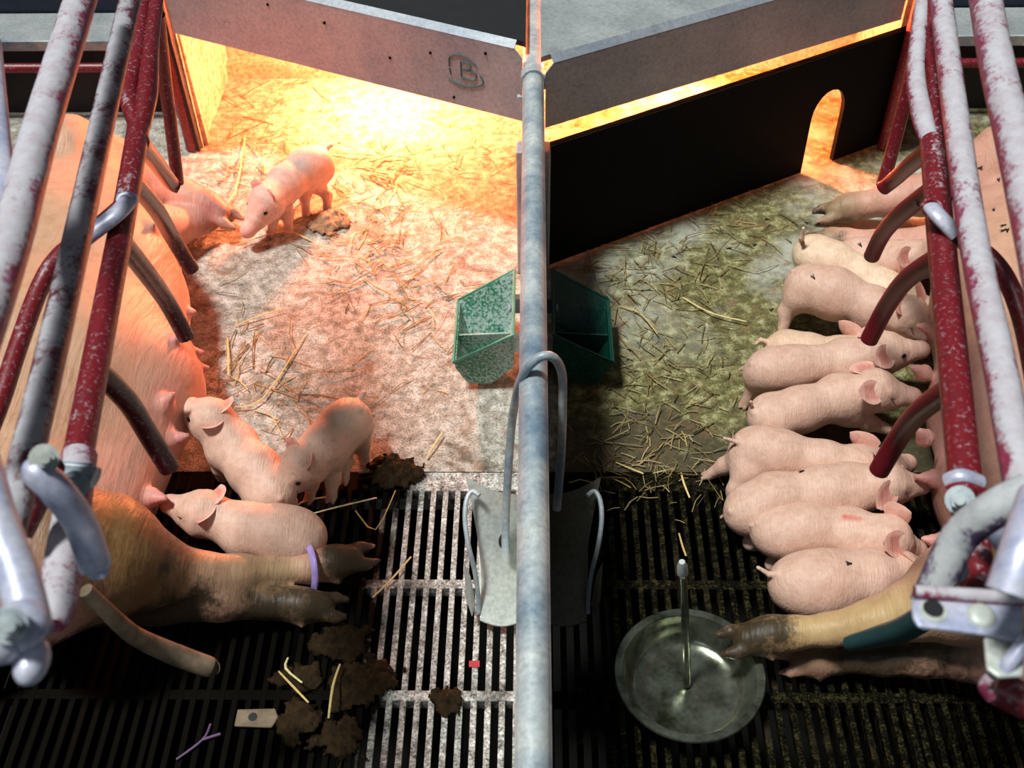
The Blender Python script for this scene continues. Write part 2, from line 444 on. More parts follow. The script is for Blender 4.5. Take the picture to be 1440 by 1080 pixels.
def ear_mesh(base, tip_dir, open_dir, length, width, pink, inner):
    """cupped leaf with thickness; open_dir is the way the hollow faces"""
    d = Vector(tip_dir).normalized(); o = Vector(open_dir); o = (o - d * o.dot(d)).normalized(); s_ = d.cross(o)
    nu, nv = 9, 9; vs = []; cs = []; th = .0016
    for side in (0, 1):
        for i in range(nu):
            t = i / (nu - 1); wd = width * .5 * (math.sin(math.pi * (t * .80 + .20)) ** .62 if t < 1 else 0.02) * (1 - .10 * t)
            for j in range(nv):
                u = -1 + 2 * j / (nv - 1)
                cup = (u * u) * wd * (.30 - .22 * t) + length * .10 * t * t
                p = Vector(base) + d * (length * t) + s_ * (u * wd) + o * cup + o * (th if side else -th) * (1 - abs(u)**6) * (1 - t**8)
                vs.append(p); cs.append(inner if side and abs(u) < .75 and t < .75 else pink)
    fs = []; N = nu * nv
    for side in (0, 1):
        for i in range(nu - 1):
            for j in range(nv - 1):
                q = (i*nv+j, i*nv+j+1, (i+1)*nv+j+1, (i+1)*nv+j); q = tuple(side*N + k for k in q)
                fs.append(q if side else q[::-1])
    return vs, fs, cs

def merge(*parts):
    V, F, K = [], [], []
    for v, f, c in parts:
        n = len(V); V += [tuple(p) for p in v]; F += [tuple(i + n for i in q) for q in f]; K += list(c)
    return V, F, K

# ------------------------------------------------------------------ setting
def structure(o, label=None): o['kind'] = 'structure'; return o

b = MB(); b.box((-1.75, 1.447, -.12), (1.75, 3.0, 0)); structure(b.build('floor', M['concrete']))
b = MB(); b.box((-1.75, -.4, -.50), (1.75, 3.0, -.46)); structure(b.build('floor_pit', M['pit']))
b = MB(); b.box((-1.75, 2.97, -.12), (1.75, 3.05, .56)); structure(b.build('wall_back', M['board']))
b = MB(); b.box((-.897, 2.575, 0), (-.882, 2.965, .51)); structure(b.build('wall_nest_left', M['board']))
b = MB(); b.box((.91, 2.62, 0), (.925, 2.965, .51)); structure(b.build('wall_nest_right', M['board']))
b = MB(); b.box((-.905, 2.93, 0), (-.03, 2.97, .045)); structure(b.build('trim_1', M['board']))
b = MB(); b.box((-1.78, -.4, -.5), (-1.75, 3.05, .75)); structure(b.build('wall_left', M['black']))
b = MB(); b.box((1.75, -.4, -.5), (1.78, 3.05, .75)); structure(b.build('wall_right', M['black']))

# cast iron slatted grates, each panel lifts out on its own
def grate(x0, x1, y0, y1, mat, label, seed):
    rnd = random.Random(seed)
    t = thing('slatted_grate', label, 'floor grate', ((x0+x1)/2, (y0+y1)/2, 0), 'slatted floor grates')
    m = MB(); x0 += .001; x1 -= .001; y0 += .001; y1 -= .001; o = Vector(t.location)
    n = int(round((x1 - x0 - .024) / .0225)); pit = (x1 - x0 - .011) / n
    for i in range(n + 1):
        xa = x0 + i * pit; z = -.0005 * rnd.random()
        m.prism([(xa - o.x, y0 - o.y, z), (xa + .011 - o.x, y0 - o.y, z), (xa + .008 - o.x, y0 - o.y, -.03), (xa + .003 - o.x, y0 - o.y, -.03)], (0, y1 - y0, 0))
    rows = [y1 - .046, y1 - .271, y1 - .494]
    m.box((x0 - o.x, y1 - .046 - o.y, -.028), (x1 - o.x, y1 - o.y, -.001))
    for k, yy in enumerate((y1 - .262, y1 - .485)):
        m.box((x0 - o.x, yy - .0095 - o.y, -.028), (x1 - o.x, yy + .0095 - o.y, -.001))
    m.box((x0 - o.x, y0 - o.y, -.028), (x1 - o.x, y0 + .018 - o.y, -.001))
    g = m.build('slats', mat, t, bevel=.0018)
    return t
ys = [(.745, 1.447), (.04, .744)]
for i, (ya, yb) in enumerate(ys):
    w_ = ('far', 'near')[i]
    grate(-.62, -.022, ya, yb, M['grateL'], 'pale worn iron grate left of the partition, %s one' % ('by the concrete' if i == 0 else 'at the bottom of the picture'), i)
    grate(-1.24, -.623, ya, yb, M['grateL'], 'dark iron grate under the left sow, %s one' % ('by the concrete' if i == 0 else 'at the bottom of the picture'), 5+i)
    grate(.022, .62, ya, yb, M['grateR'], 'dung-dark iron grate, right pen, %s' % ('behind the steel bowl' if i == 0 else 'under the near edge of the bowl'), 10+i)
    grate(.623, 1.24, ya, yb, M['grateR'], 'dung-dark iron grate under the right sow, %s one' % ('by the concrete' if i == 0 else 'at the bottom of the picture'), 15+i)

# partition between the pens
pt = thing('pen_partition', 'low partition wall with galvanised top rail between the two pens', 'partition', (0, 1.2, 0))
b = MB(); b.box((-.014, -1.2, .0), (.014, 1.76, .49)); b.build('panel', M['galv_pale'], pt, bevel=.002)
b = MB()
prof = [(-.0205, -.018), (-.0205, .004), (-.016, .010), (-.0125, .0145), (-.006, .018), (0, .019), (.006, .018), (.0125, .0145), (.016, .010), (.0205, .004), (.0205, -.018)]
b.prism([(x, -1.2, .485 + z) for x, z in prof], (0, 2.96, 0))
for sx in (-1, 1): b.tube([(sx*.0185, -1.2, .4865), (sx*.0185, 1.76, .4865)], .0032, 8, 0)
b.build('top_rail', M['galv'], pt, smooth=True)
b = MB(); b.prism([(x*1.25, .885, .487 + z*1.25) for x, z in prof], (0, .03, 0)); b.build('rail_collar', M['galv'], pt, bevel=.0015)
b = MB()
for sx in (-1, 1): b.box((sx*.037 if sx < 0 else .0145, .85, 0), (-.0145 if sx < 0 else .037, .895, .335))
b.build('panel_channel', M['lid'], pt, bevel=.004)
b = MB(); b.lathe([(0, -.034), (.006, -.034), (.006, -.028), (.003, -.028), (.003, -.015)], (0, .93, .42), 10, 'x'); b.build('bolt', M['galv'], pt)

# ------------------------------------------------------------------ nest lids, heat lamps, black board
def lid(sx, A, B, label, topmat, zb=.345):
    t = thing('nest_cover', label, 'nest cover', (sx*.45, 2.6, 0))
    o = Vector(t.location)
    A = Vector(A); B = Vector(B); d = (B - A).normalized(); nrm = Vector((d.y, -d.x, 0)) * (1 if sx > 0 else -1)
    if nrm.y > 0: nrm = -nrm
    L = (B - A).length
    def q(s_, z, out=0): return A + d*s_ + Vector((0, 0, z)) + nrm*out - o
    m = MB(); c = .018
    m.prism([q(0, zb), q(L, zb), q(L, .515), q(c, .515), q(0, .515 - c)], nrm * -.003)
    m.build('front_sheet', M['lid'], t, bevel=.001)
    m = MB(); m.prism([q(c, .515), q(L, .515), q(L, .528, -.014), q(c, .528, -.014)], Vector((0, 0, -.003))); m.build('folded_edge', M['lid'], t)
    m = MB()
    poly = [Vector((sx*.0155, A.y + .008, .528)) - o, q(.004, .528, -.014), q(L, .528, -.014)] + [Vector((sx*.90, 2.965, .528)) - o, Vector((sx*.0155, 2.965, .528)) - o]
    m.prism(poly, (0, 0, -.012)); m.build('top_board', topmat, t)
    return t, q
lt, ql = lid(-1, (-.024, 2.155, 0), (-.88, 2.555, 0), 'grey sheet metal nest cover with green marker scrawl in the left pen', M['black'])
rt, qr = lid(1, (.026, 2.095, 0), (.885, 2.56, 0), 'grey sheet metal nest cover with grey top over the right nest', M['lid_top'], .366)
# green scrawl on the left lid
m = MB()
def sheetpt(u, v): return ql(.10 + u * .075, .405 + v * .060, .0012)
strokes = [[(1.0, .55), (.95, .95), (.5, 1.1), (.1, .8)], [(.62, .85), (.62, .25)], [(.6, .85), (.3, .8), (.35, .6), (.6, .55)], [(.6, .55), (.15, .5), (.2, .2), (.6, .22)],
           [(1.05, .0), (.5, -.12), (.1, .0), (-.1, .2), (.0, .45)], [(.95, .2), (1.0, .45)]]
for s_ in strokes: m.tube([sheetpt(u, v) for u, v in s_], .0013, 6, 5)
m.build('marker_scrawl', M['mark'], lt)
m = MB()
for u, v in ((-1.6, .9), (-3.0, .3), (-.9, -.7), (-5.2, 1.1), (-7.2, 1.3), (.2, 1.4)):
    m = MB(); m.ball(sheetpt(-u, v), (.0035, .002, .004), 8, 5); m.build('dirt_fleck', M['dung'], lt)

# black board closing the right nest, with arched piglet doorway
t = thing('nest_board', 'black rubber board with an arched piglet doorway closing the right nest', 'board', (.48, 2.33, 0)); o = Vector(t.location)
A = Vector((.026, 2.072, .004)); B = Vector((.925, 2.585, .004)); d = (B - A).normalized(); L = (B - A).length; nrm = Vector((d.y, -d.x, 0))
hx0 = L * .735; hx1 = L * .835; hh = .205; R_ = (hx1 - hx0) / 2
pts = [(0, 0), (0, .33), (L, .33), (L, 0), (hx1, 0), (hx1, hh - R_)]
pts += [((hx0+hx1)/2 + R_*math.cos(a), hh - R_ + R_*1.35*math.sin(a)) for a in [math.pi*k/10 for k in range(1, 10)]]
pts += [(hx0, hh - R_), (hx0, 0)]
bm = bmesh.new(); vs = [bm.verts.new(A + d*u + Vector((0, 0, v)) - o) for u, v in pts]; f = bm.faces.new(vs)
ex = bmesh.ops.extrude_face_region(bm, geom=[f]); bmesh.ops.translate(bm, verts=[v for v in ex['geom'] if isinstance(v, bmesh.types.BMVert)], vec=nrm * -.012)
bmesh.ops.recalc_face_normals(bm, faces=bm.faces); me = bpy.data.meshes.new('board_panel'); bm.to_mesh(me); bm.free()
link('board_panel', me, M['rubber'], t)
m = MB(); m.prism([A + d*.0 + Vector((0,0,.3262)) - o, A + d*L + Vector((0,0,.3262)) - o, A + d*L + Vector((0,0,.3272)) - nrm*.012 - o, A + Vector((0,0,.3272)) - nrm*.012 - o], (0, 0, .0015))
m.build('top_edge', M['lid'], t)

def heat_lamp(x, y, label):
    t = thing('heat_lamp', label, 'heat lamp', (x, y, .26))
    m = MB(); m.lathe([(.02, .10), (.035, .095), (.05, .07), (.085, .01), (.088, .0), (.084, .0), (.047, .068), (.03, .09), (0, .095)], (0, 0, .04), 28); m.build('shade', M['galv'], t, smooth=True)
    e = NT('infrared_bulb'); e.b.inputs['Emission Color'].default_value = (1, .32, .08, 1); e.b.inputs['Emission Strength'].default_value = 30
    m = MB(); m.ball((0, 0, .07), (.03, .03, .035), 16, 10); m.build('bulb', e.done((.5, .1, .03), .3), t, smooth=True)
    m = MB(); m.tube([(0, 0, .13), (0, 0, .2555)], .008, 8, 0); m.build('hanger', M['black'], t)
    return light('POINT', 'heat_lamp_light', (x, y, .27), (1, .245, .095), 100, shadow_soft_size=.03)
hl = heat_lamp(-.40, 2.76, 'red infrared heat lamp under the lid of the left nest')
hr = heat_lamp(.36, 2.74, 'red infrared heat lamp under the lid of the right nest'); hr.data.energy = 110

# ------------------------------------------------------------------ sow feeding troughs at the head of the crates
for sx, side in ((-1, 'left'), (1, 'right')):
    t = thing('sow_trough', 'long grey feeding trough ledge above a red bar at the head of the %s crate' % side, 'trough', (sx*1.3, 2.8, 0))
    a, b_ = sorted((sx*-.35, sx*.42))
    m = MB(); m.box((a, -.05, .215), (b_, .10, .222)); m.build('ledge', M['lid_top'], t, bevel=.002)
    m = MB(); m.box((a, -.058, .195), (b_, -.050, .223)); m.build('front_lip', M['galv'], t, bevel=.001)
    m = MB(); m.tube([(a, -.075, .155), (b_, -.075, .155)], .013, 12, 0); m.build('red_bar', M['red'], t, smooth=True)
    m = MB(); m.box((a, -.045, .0), (b_, -.03, .21)); m.build('front_panel', M['black'], t)
    m = MB(); m.box((a, .105, .0), (b_, .12, .55)); m.build('back_panel', M['navy'], t)

# ------------------------------------------------------------------ crates
def pipes(root, name, pts, r, mat, seg=16, sm=6, bevel=0, sq=(1, 1)):
    o = Vector(root.location); m = MB()
    m.tube([P(*q) - o for q in pts], r, seg, sm, sq=sq); return m.build(name, M[mat], root, smooth=True)
def bolt(root, q, r=.011, name='bolt', axis=None, mat='galv'):
    c = P(*q) - Vector(root.location); d = (Vector((0, 0, H)) - P(*q)).normalized() if axis is None else Vector(axis).normalized()
    m = MB(); m.tube([c, c + d*.006], r*1.5, 20, 0); m.tube([c + d*.006, c + d*.016], r, 6, 0); m.tube([c + d*.016, c + d*.022], r*.55, 12, 0)
    return m.build(name, M[mat], root, smooth=True)
def ring(root, q, r1, r2, mat='blueish', axis=(0, -.3, 1), name='ring'):
    c = P(*q) - Vector(root.location); d, rr, u = frame(axis, Vector((0, 1, 0))); m = MB()
    m.tube([c + (rr*math.cos(a) + u*math.sin(a))*r1 for a in [2*math.pi*k/20 for k in range(21)]], r2, 10, 0)
    return m.build(name, M[mat], root, smooth=True)

# left crate
cl = thing('farrowing_crate', 'red and white-dusted tube crate holding the left sow', 'farrowing crate', (-.75, 1.5, 0))
pipes(cl, 'rail', [(130, -60, 1.0), (113, 0, 1.0), (57, 183, 1.0), (20, 322, 1.0), (-14, 430, 1.0), (-60, 560, 1.0)], .0205, 'redwhite')
pipes(cl, 'rail', [(-12, 60, 1.0), (0, 200, 1.0), (12, 318, 1.0)], .012, 'blueish')
pipes(cl, 'rail', [(192, -40, .88), (183, 0, .88), (160, 100, .88), (103, 360, .88), (62, 540, .88), (33, 660, .88), (8, 760, .88)], .0165, 'greyred')
pipes(cl, 'rail', [(195, 178, .75), (180, 270, .75), (150, 430, .75), (108, 650, .75)], .0172, 'red')
pipes(cl, 'rail', [(205, -40, .78), (196, 60, .77), (181, 130, .76), (193, 182, .75)], [.011, .013, .0145, .012], 'red')
pipes(cl, 'rail', [(225, -40, .78), (213, 60, .77), (207, 130, .76), (198, 182, .75)], [.011, .013, .017, .013], 'redclean')
pipes(cl, 'rail_sleeve', [(112, 640, .75), (98, 740, .75), (80, 850, .75), (74, 880, .75)], [.0195, .020, .0205, .012], 'redwhite')
pipes(cl, 'latch_hook', [(178, 285, .775), (150, 310, .775), (118, 335, .76), (84, 360, .74), (58, 400, .72), (28, 480, .70), (0, 565, .68), (-30, 640, .66)], .0125, 'red')
pipes(cl, 'latch_arm', [(180, 284, .785), (160, 304, .785), (120, 334, .77)], .0105, 'blueish', sq=(1.25, .8))
ring(cl, (178, 282, .785), .011, .0045)
pipes(cl, 'finger_bar', [(196, 200, .75), (222, 232, .55), (240, 256, .42), (252, 262, .40)], .015, 'finger')
pipes(cl, 'finger_bar', [(222, 20, .76), (232, 110, .62), (242, 190, .50), (250, 258, .40)], .0125, 'redclean')
pipes(cl, 'finger_bar', [(184, 252, .75), (218, 292, .60), (240, 330, .45), (270, 380, .36)], .0145, 'finger')
pipes(cl, 'finger_bar', [(168, 336, .75), (205, 383, .62), (235, 425, .50), (262, 474, .42)], .0145, 'finger')
pipes(cl, 'finger_bar', [(136, 520, .75), (180, 565, .66), (208, 610, .57), (238, 658, .50)], .0145, 'finger')
b0 = P(272, 208, .004) - Vector(cl.location); m = MB(); m.tube([b0, b0 + Vector((0, 0, 1.05))], .019, 16, 0); m.build('post', M['redclean'], cl, smooth=True)
pipes(cl, 'bottom_bar', [(120, 830, .50), (172, 880, .42), (200, 900, .36), (250, 922, .30), (294, 938, .27), (299, 940, .268)], [.010, .012, .0135, .0155, .0150, .009], 'muddybar')
pipes(cl, 'drop_leg', [(42, 655, .92), (52, 664, .92), (80, 690, .90), (112, 735, .86), (134, 795, .82), (137, 805, .815)], [.006, .0145, .0155, .0155, .0155, .008], 'blueish')
pipes(cl, 'drop_leg', [(-30, 640, .98), (-5, 730, .98), (25, 810, .97), (45, 890, .96)], .0165, 'blueish')
pipes(cl, 'side_tube', [(70, 655, .86), (50, 700, .82), (25, 750, .80)], .015, 'red')
m = MB(); o = Vector(cl.location)
m.tube([P(72, 668, .78) - o, P(135, 672, .78) - o], .010, 12, 0, sq=(1.6, .8)); m.tube([P(78, 655, .775) - o, P(132, 659, .775) - o], .006, 10, 0)
m.build('clamp', M['galv'], cl, smooth=True, bevel=.001)
bolt(cl, (105, 682, .785), .010); bolt(cl, (62, 645, .93), .009, mat='galv_pale')
m = MB(); m.ball(P(28, 880, .98) - o, (.022, .022, .016), 16, 10); m.ball(P(45, 930, .96) - o, (.013, .020, .013), 16, 10); m.ball(P(0, 900, .98) - o, (.02, .02, .018), 12, 8); m.build('end_nut', M['blueish'], cl, smooth=True)
bolt(cl, (12, 880, 1.0), .009)
# channel at the nest entrance
m = MB(); a0 = P(286, 203, 0.005); m.prism([a0 - o + Vector((0, 0, 0)), a0 - o + Vector((.014, 0, 0)), a0 - o + Vector((.014, .03, 0)), a0 - o + Vector((0, .03, 0))], (-.01, 0, .42)); m.build('board_channel', M['board'], cl, bevel=.002)
m = MB(); m.prism([a0 - o + Vector((-.010, -.035, 0)), a0 - o + Vector((-.001, -.035, 0)), a0 - o + Vector((-.001, .05, 0)), a0 - o + Vector((-.010, .05, 0))], (-.006, 0, .46)); m.build('board_channel', M['black'], cl, bevel=.002)
m = MB(); m.box(tuple(a0 - o + Vector((-.045, -.02, -.004))), tuple(a0 - o + Vector((-.005, .02, .006)))); m.build('foot_plate', M['galv_pale'], cl)

# right crate
cr = thing('farrowing_crate', 'red and white-dusted tube crate holding the right sow', 'farrowing crate', (.75, 1.5, 0))
pipes(cr, 'rail', [(1376, -60, 1.0), (1386, 0, 1.0), (1403, 95, 1.0), (1433, 225, 1.0), (1470, 400, 1.0), (1500, 560, 1.0)], .0205, 'redwhite')
pipes(cr, 'rail', [(1317, -40, .88), (1323, 0, .88), (1363, 300, .88), (1409, 530, .88), (1440, 700, .88), (1462, 830, .88)], .0170, 'redwhite')
pipes(cr, 'rail', [(1312, 200, .75), (1322, 320, .75), (1340, 500, .75), (1356, 660, .75), (1377, 840, .75)], .0185, 'red')
pipes(cr, 'rail', [(1302, -30, .78), (1288, 90, .77), (1296, 160, .76), (1308, 200, .75)], [.012, .014, .016, .014], 'redwhite')
pipes(cr, 'rail', [(1302, -30, .78), (1311, 70, .77), (1318, 140, .76), (1313, 200, .75)], [.012, .013, .0155, .012], 'red')
pipes(cr, 'latch_hook', [(1318, 305, .77), (1335, 322, .765), (1360, 342, .75), (1392, 362, .73), (1418, 398, .72), (1440, 460, .70), (1460, 560, .68)], .0125, 'redclean')
pipes(cr, 'latch_arm', [(1310, 292, .785), (1322, 306, .785), (1345, 330, .77)], .0105, 'blueish', sq=(1.25, .8))
ring(cr, (1312, 292, .785), .012, .0045, 'red')
pipes(cr, 'finger_bar', [(1314, 208, .75), (1285, 228, .58), (1260, 250, .46), (1242, 264, .42)], .015, 'fingerR')
pipes(cr, 'finger_bar', [(1302, 0, .76), (1280, 110, .62), (1258, 200, .50), (1241, 262, .42)], .0125, 'redclean')
pipes(cr, 'finger_bar', [(1318, 262, .75), (1268, 300, .60), (1242, 328, .48), (1226, 360, .40)], .0145, 'fingerR')
pipes(cr, 'finger_bar', [(1330, 356, .75), (1276, 392, .62), (1246, 432, .50), (1222, 478, .42)], .0145, 'fingerR')
pipes(cr, 'finger_bar', [(1347, 540, .75), (1296, 576, .64), (1266, 612, .54), (1236, 662, .46)], .0145, 'fingerR')
b0 = P(1243, 207, .004) - Vector(cr.location); m = MB(); m.tube([b0, b0 + Vector((0, 0, 1.05))], .019, 16, 0); m.build('post', M['redclean'], cr, smooth=True)
pipes(cr, 'drop_leg', [(1450, 690, .92), (1400, 715, .90), (1350, 755, .86), (1318, 820, .82), (1305, 850, .80)], .0170, 'duskpipe')
pipes(cr, 'drop_leg', [(1462, 700, 1.0), (1440, 770, 1.0), (1418, 835, .98)], .0170, 'blueish')
pipes(cr, 'side_tube', [(1385, 720, .84), (1405, 755, .82), (1424, 780, .80)], .010, 'blueish')
pipes(cr, 'bottom_bar', [(1300, 868, .62), (1270, 885, .56), (1235, 895, .50), (1195, 905, .44)], [.015, .015, .013, .010], 'bluehose')
pipes(cr, 'clamp', [(1334, 678, .775), (1352, 672, .785), (1376, 680, .775)], .010, 'blueish')
pipes(cr, 'clamp', [(1334, 690, .775), (1356, 686, .785), (1380, 694, .775)], .007, 'red')
bolt(cr, (1350, 703, .785), .010)
o = Vector(cr.location)
a0 = P(1250, 203, .005); m = MB(); m.prism([a0 - o + Vector((-.003, -.035, 0)), a0 - o + Vector((.006, -.035, 0)), a0 - o + Vector((.006, .05, 0)), a0 - o + Vector((-.003, .05, 0))], (.006, 0, .46)); m.build('board_channel', M['black'], cr, bevel=.002)
# hinge plate with its tongue
m = MB(); zt = .90
pl = [(1285, 868), (1282, 850), (1290, 836), (1440, 846), (1440, 905), (1400, 893), (1292, 880)]
poly = [P(x, y, zt) - o for x, y in pl]; m.prism(poly, (0, 0, -.005)); m.build('hinge_plate', M['blueish'], cr, bevel=.002)
m = MB(); m.tube([P(1286, 832, zt+.004) - o, P(1445, 842, zt+.004) - o], .006, 10, 0); m.build('plate_edge', M['redwhite'], cr, smooth=True)
m = MB(); m.prism([P(x, y, zt-.006) - o for x, y in [(1384, 895), (1424, 900), (1440, 905), (1440, 950), (1405, 952), (1388, 940)]], (0, 0, -.004)); m.build('hinge_tongue', M['galv_pale'], cr, bevel=.002)
m = MB(); c = P(1312, 860, zt) - o; m.tube([c, c + Vector((0, 0, .0012))], .011, 20, 0); m.build('hole_rim', M['galv_pale'], cr)
m = MB(); c = P(1312, 857, zt) - o; m.tube([c + Vector((0, 0, .0010)), c + Vector((0, 0, .0018))], .0085, 20, 0); m.build('bolt_hole', M['black'], cr)
m = MB(); m.ball(P(1380, 866, zt) - o, (.0125, .0125, .005), 20, 8); m.build('rivet', M['galv_pale'], cr, smooth=True)
pipes(cr, 'hinge_pin', [(1445, 900, .91), (1425, 925, .90), (1412, 943, .89)], .0065, 'blueish')
pipes(cr, 'hinge_hook', [(1395, 952, .88), (1384, 965, .87), (1392, 980, .86)], .005, 'redwhite')
pipes(cr, 'lower_rail', [(1400, 965, .80), (1440, 985, .80), (1480, 1000, .8)], .016, 'red')
m = MB(); m.ball(P(1344, 800, .79) - o, (.012, .014, .012), 14, 8); m.build('end_nut', M['galv'], cr, smooth=True)

# ------------------------------------------------------------------ green piglet troughs on the partition
def trough(sx, mat, rim, label):
    t = thing('piglet_trough', label, 'feed trough', (sx*.10, 1.76, 0)); o = Vector(t.location)
    def V_(x, y, z): return Vector((sx*x, y, z)) - o
    yn, yf = 1.665, 1.872
    sec = [(.040, .160), (.040, .066), (.088, .016), (.136, .018), (.160, .064), (.163, .084)]
    def ring_(x_, z_, far, inset):
        rim = .160 - (.160 - .084) * (x_ - .040) / .123; dz = max(0, rim - z_)
        cx, cz = .100, .10; k = 1 - inset / max(math.hypot(x_ - cx, z_ - cz), .02) if inset else 1
        x2 = cx + (x_ - cx)*k; z2 = z_ if dz < .004 else cz + (z_ - cz)*k
        y = (yf - dz*.62 - (.010 if x_ > .1 else 0) - inset) if far else (yn + .004 + dz*.04 + inset)
        return V_(x2, y, z2)
    N_ = [ring_(x_, z_, 0, 0) for x_, z_ in sec]; F_ = [ring_(x_, z_, 1, 0) for x_, z_ in sec]
    NI = [ring_(x_, z_, 0, .005) for x_, z_ in sec]; FI = [ring_(x_, z_, 1, .005) for x_, z_ in sec]
    m = MB(); n6 = 6; vs = N_ + F_ + NI + FI; fs = [tuple(range(6)), tuple(range(11, 5, -1)), tuple(range(17, 11, -1)), tuple(range(18, 24))]
    for k in range(5): fs += [(k, k+1, 6+k+1, 6+k), (12+k, 18+k, 18+k+1, 12+k+1)]
    fs += [(0, 6, 18, 12), (5, 17, 23, 11), (0, 12, 17, 5), (6, 11, 23, 18)]
    m.add(vs, fs); m.build('tray', mat, t, bevel=.0012); top = [F_[0], F_[5], N_[5], N_[0]]
    m = MB(); m.tube(top + [top[0]], .0034, 8, 0); m.build('rim', rim, t, smooth=True)
    ym = 1.752; zt_ = .075
    m = MB(); m.prism([V_(.045, ym, .068), V_(.045, ym, .088), V_(.157, ym, .082), V_(.155, ym, .064), V_(.134, ym, .023), V_(.089, ym, .021)], (0, .005, 0)); m.build('divider', mat, t, bevel=.001)
    m = MB(); m.prism([V_(.078, ym + .012, .030), V_(.138, ym + .012, .030), V_(.138, yf - .072, .030), V_(.078, yf - .072, .030)], (0, 0, .005)); m.build('feed_meal', M['feed'], t, bevel=.002)
    for yy, zz in ((1.80, .115), (1.70, .115)):
        m = MB(); m.lathe([(0, .0), (.006, .0), (.009, -.003), (.009, -.006), (.0, -.006)] if sx < 0 else [(0, .006), (.009, .006), (.009, .003), (.006, 0), (0, 0)], tuple(V_(.046, yy, zz)), 12, 'x'); m.build('bolt', M['galv'], t)
    for yy in (1.70, 1.82):
        m = MB(); m.box(tuple(V_(.0405 if sx < 0 else .014, yy - .008, .09)), tuple(V_(.014 if sx < 0 else .0405, yy + .008, .13))); m.build('mounting_block', M['galv'], t)
    return t
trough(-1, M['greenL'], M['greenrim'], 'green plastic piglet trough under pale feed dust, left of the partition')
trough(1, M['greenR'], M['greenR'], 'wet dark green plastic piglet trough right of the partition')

# ------------------------------------------------------------------ hanging metal feeder saddle with its loop
for sx, side in ((-1, 'left'), (1, 'right')):
    mt_ = M['galv_pale'] if sx < 0 else mat_metal('dark_steel', (.10,.10,.07), (.17,.165,.13), .45, .3, 9, .5)  # right feeder gets a darker steel tone than the left
    t = thing('hanging_feeder', 'pale curved sheet metal feeder hanging on the left face of the partition' if sx < 0 else 'dark sheet metal feeder hanging on the right face of the partition', 'feeder', (sx*.07, 1.16, 0), 'hanging sheet metal feeders'); o = Vector(t.location)
    m = MB(); nu, nv = 14, 8; vs = []
    for back in (0, 1):
        for i in range(nu + 1):
            u = i / nu
            for j in range(nv + 1):
                v = j / nv
                xo = .114 - .022*u - .018*math.sin(math.pi*u)*0.6
                x = .016 + (xo - .016)*v
                y = 1.238 - .150*u - .012*math.sin(math.pi*v) + .010*(1-v)*(1-u)
                z = .205*(1-u) + .030 + .016*math.sin(math.pi*u)*0 - .055*u*(1-u)*1.2 - .060*(1-v)*(1-u)
                vs.append(Vector((sx*x, y, z - back*.003)) - o)
    N = (nu+1)*(nv+1); fs = []
    for back in (0, 1):
        for i in range(nu):
            for j in range(nv):
                q = (i*(nv+1)+j, i*(nv+1)+j+1, (i+1)*(nv+1)+j+1, (i+1)*(nv+1)+j); fs.append(tuple(back*N + k for k in q))
    per = [j for j in range(nv+1)] + [i*(nv+1)+nv for i in range(1, nu+1)] + [nu*(nv+1)+j for j in range(nv-1, -1, -1)] + [i*(nv+1) for i in range(nu-1, 0, -1)]
    fs += [(per[k], per[(k+1) % len(per)], N + per[(k+1) % len(per)], N + per[k]) for k in range(len(per))]
    m.add(vs, fs); m.build('front_sheet', mt_, t, smooth=True)
    q = (lambda px, py, z: P(px, py, z) - o) if sx < 0 else (lambda px, py, z: P(1500 - px, py, z) - o)
    m = MB(); m.tube([q(674, 697, .225), q(664, 691, .225), q(656, 704, .218), q(654, 732, .200), q(659, 768, .170), q(668, 805, .12), q(673, 845, .06), q(673, 862, .038)], .0042, 10, 6); m.build('rolled_edge', M['galv'], t, smooth=True)
    m = MB(); a = [q(655, 798, .14), q(662, 812, .12), q(669, 850, .055), q(664, 868, .03), q(658, 850, .05)]; m.prism(a, (sx*.004, .012, 0)); m.build('end_tab', M['galv_pale'] if sx < 0 else mt_, t, bevel=.001)
    m = MB(); m.prism([Vector((sx*.016, 1.245, .150)) - o, Vector((sx*.104, 1.245, .170)) - o, Vector((sx*.100, 1.27, .06)) - o, Vector((sx*.016, 1.27, .06)) - o], (0, .003, 0)); m.build('back_sheet', mt_, t)
    m = MB(); m.prism([Vector((sx*.016, 1.09, .034)) - o, Vector((sx*.092, 1.09, .034)) - o, Vector((sx*.100, 1.27, .06)) - o, Vector((sx*.016, 1.27, .06)) - o], (0, 0, -.003)); m.build('bottom_sheet', mt_, t)
    if sx < 0:
        m = MB(); c = q(708, 758, .128); m.ball(c, (.0105, .018, .014), 16, 10); m.build('hook_slot', M['black'], t, smooth=True)
t = thing('hanger_loop', 'bent grey steel rod loop hooked over the partition rail to carry the feeders', 'hook', (0, 1.2, .5)); o = Vector(t.location)
m = MB(); m.tube([P(711, 778, .135) - o, P(711, 740, .17) - o, P(713, 690, .24) - o, P(718, 615, .34) - o, P(723, 572, .41) - o, P(735, 528, .50) - o, P(758, 503, .535) - o, P(778, 503, .53) - o, P(790, 525, .49) - o, P(791, 570, .43) - o, P(789, 640, .33) - o, P(783, 716, .225) - o], .0070, 14, 8)
m.build('rod', M['galv'], t, smooth=True)

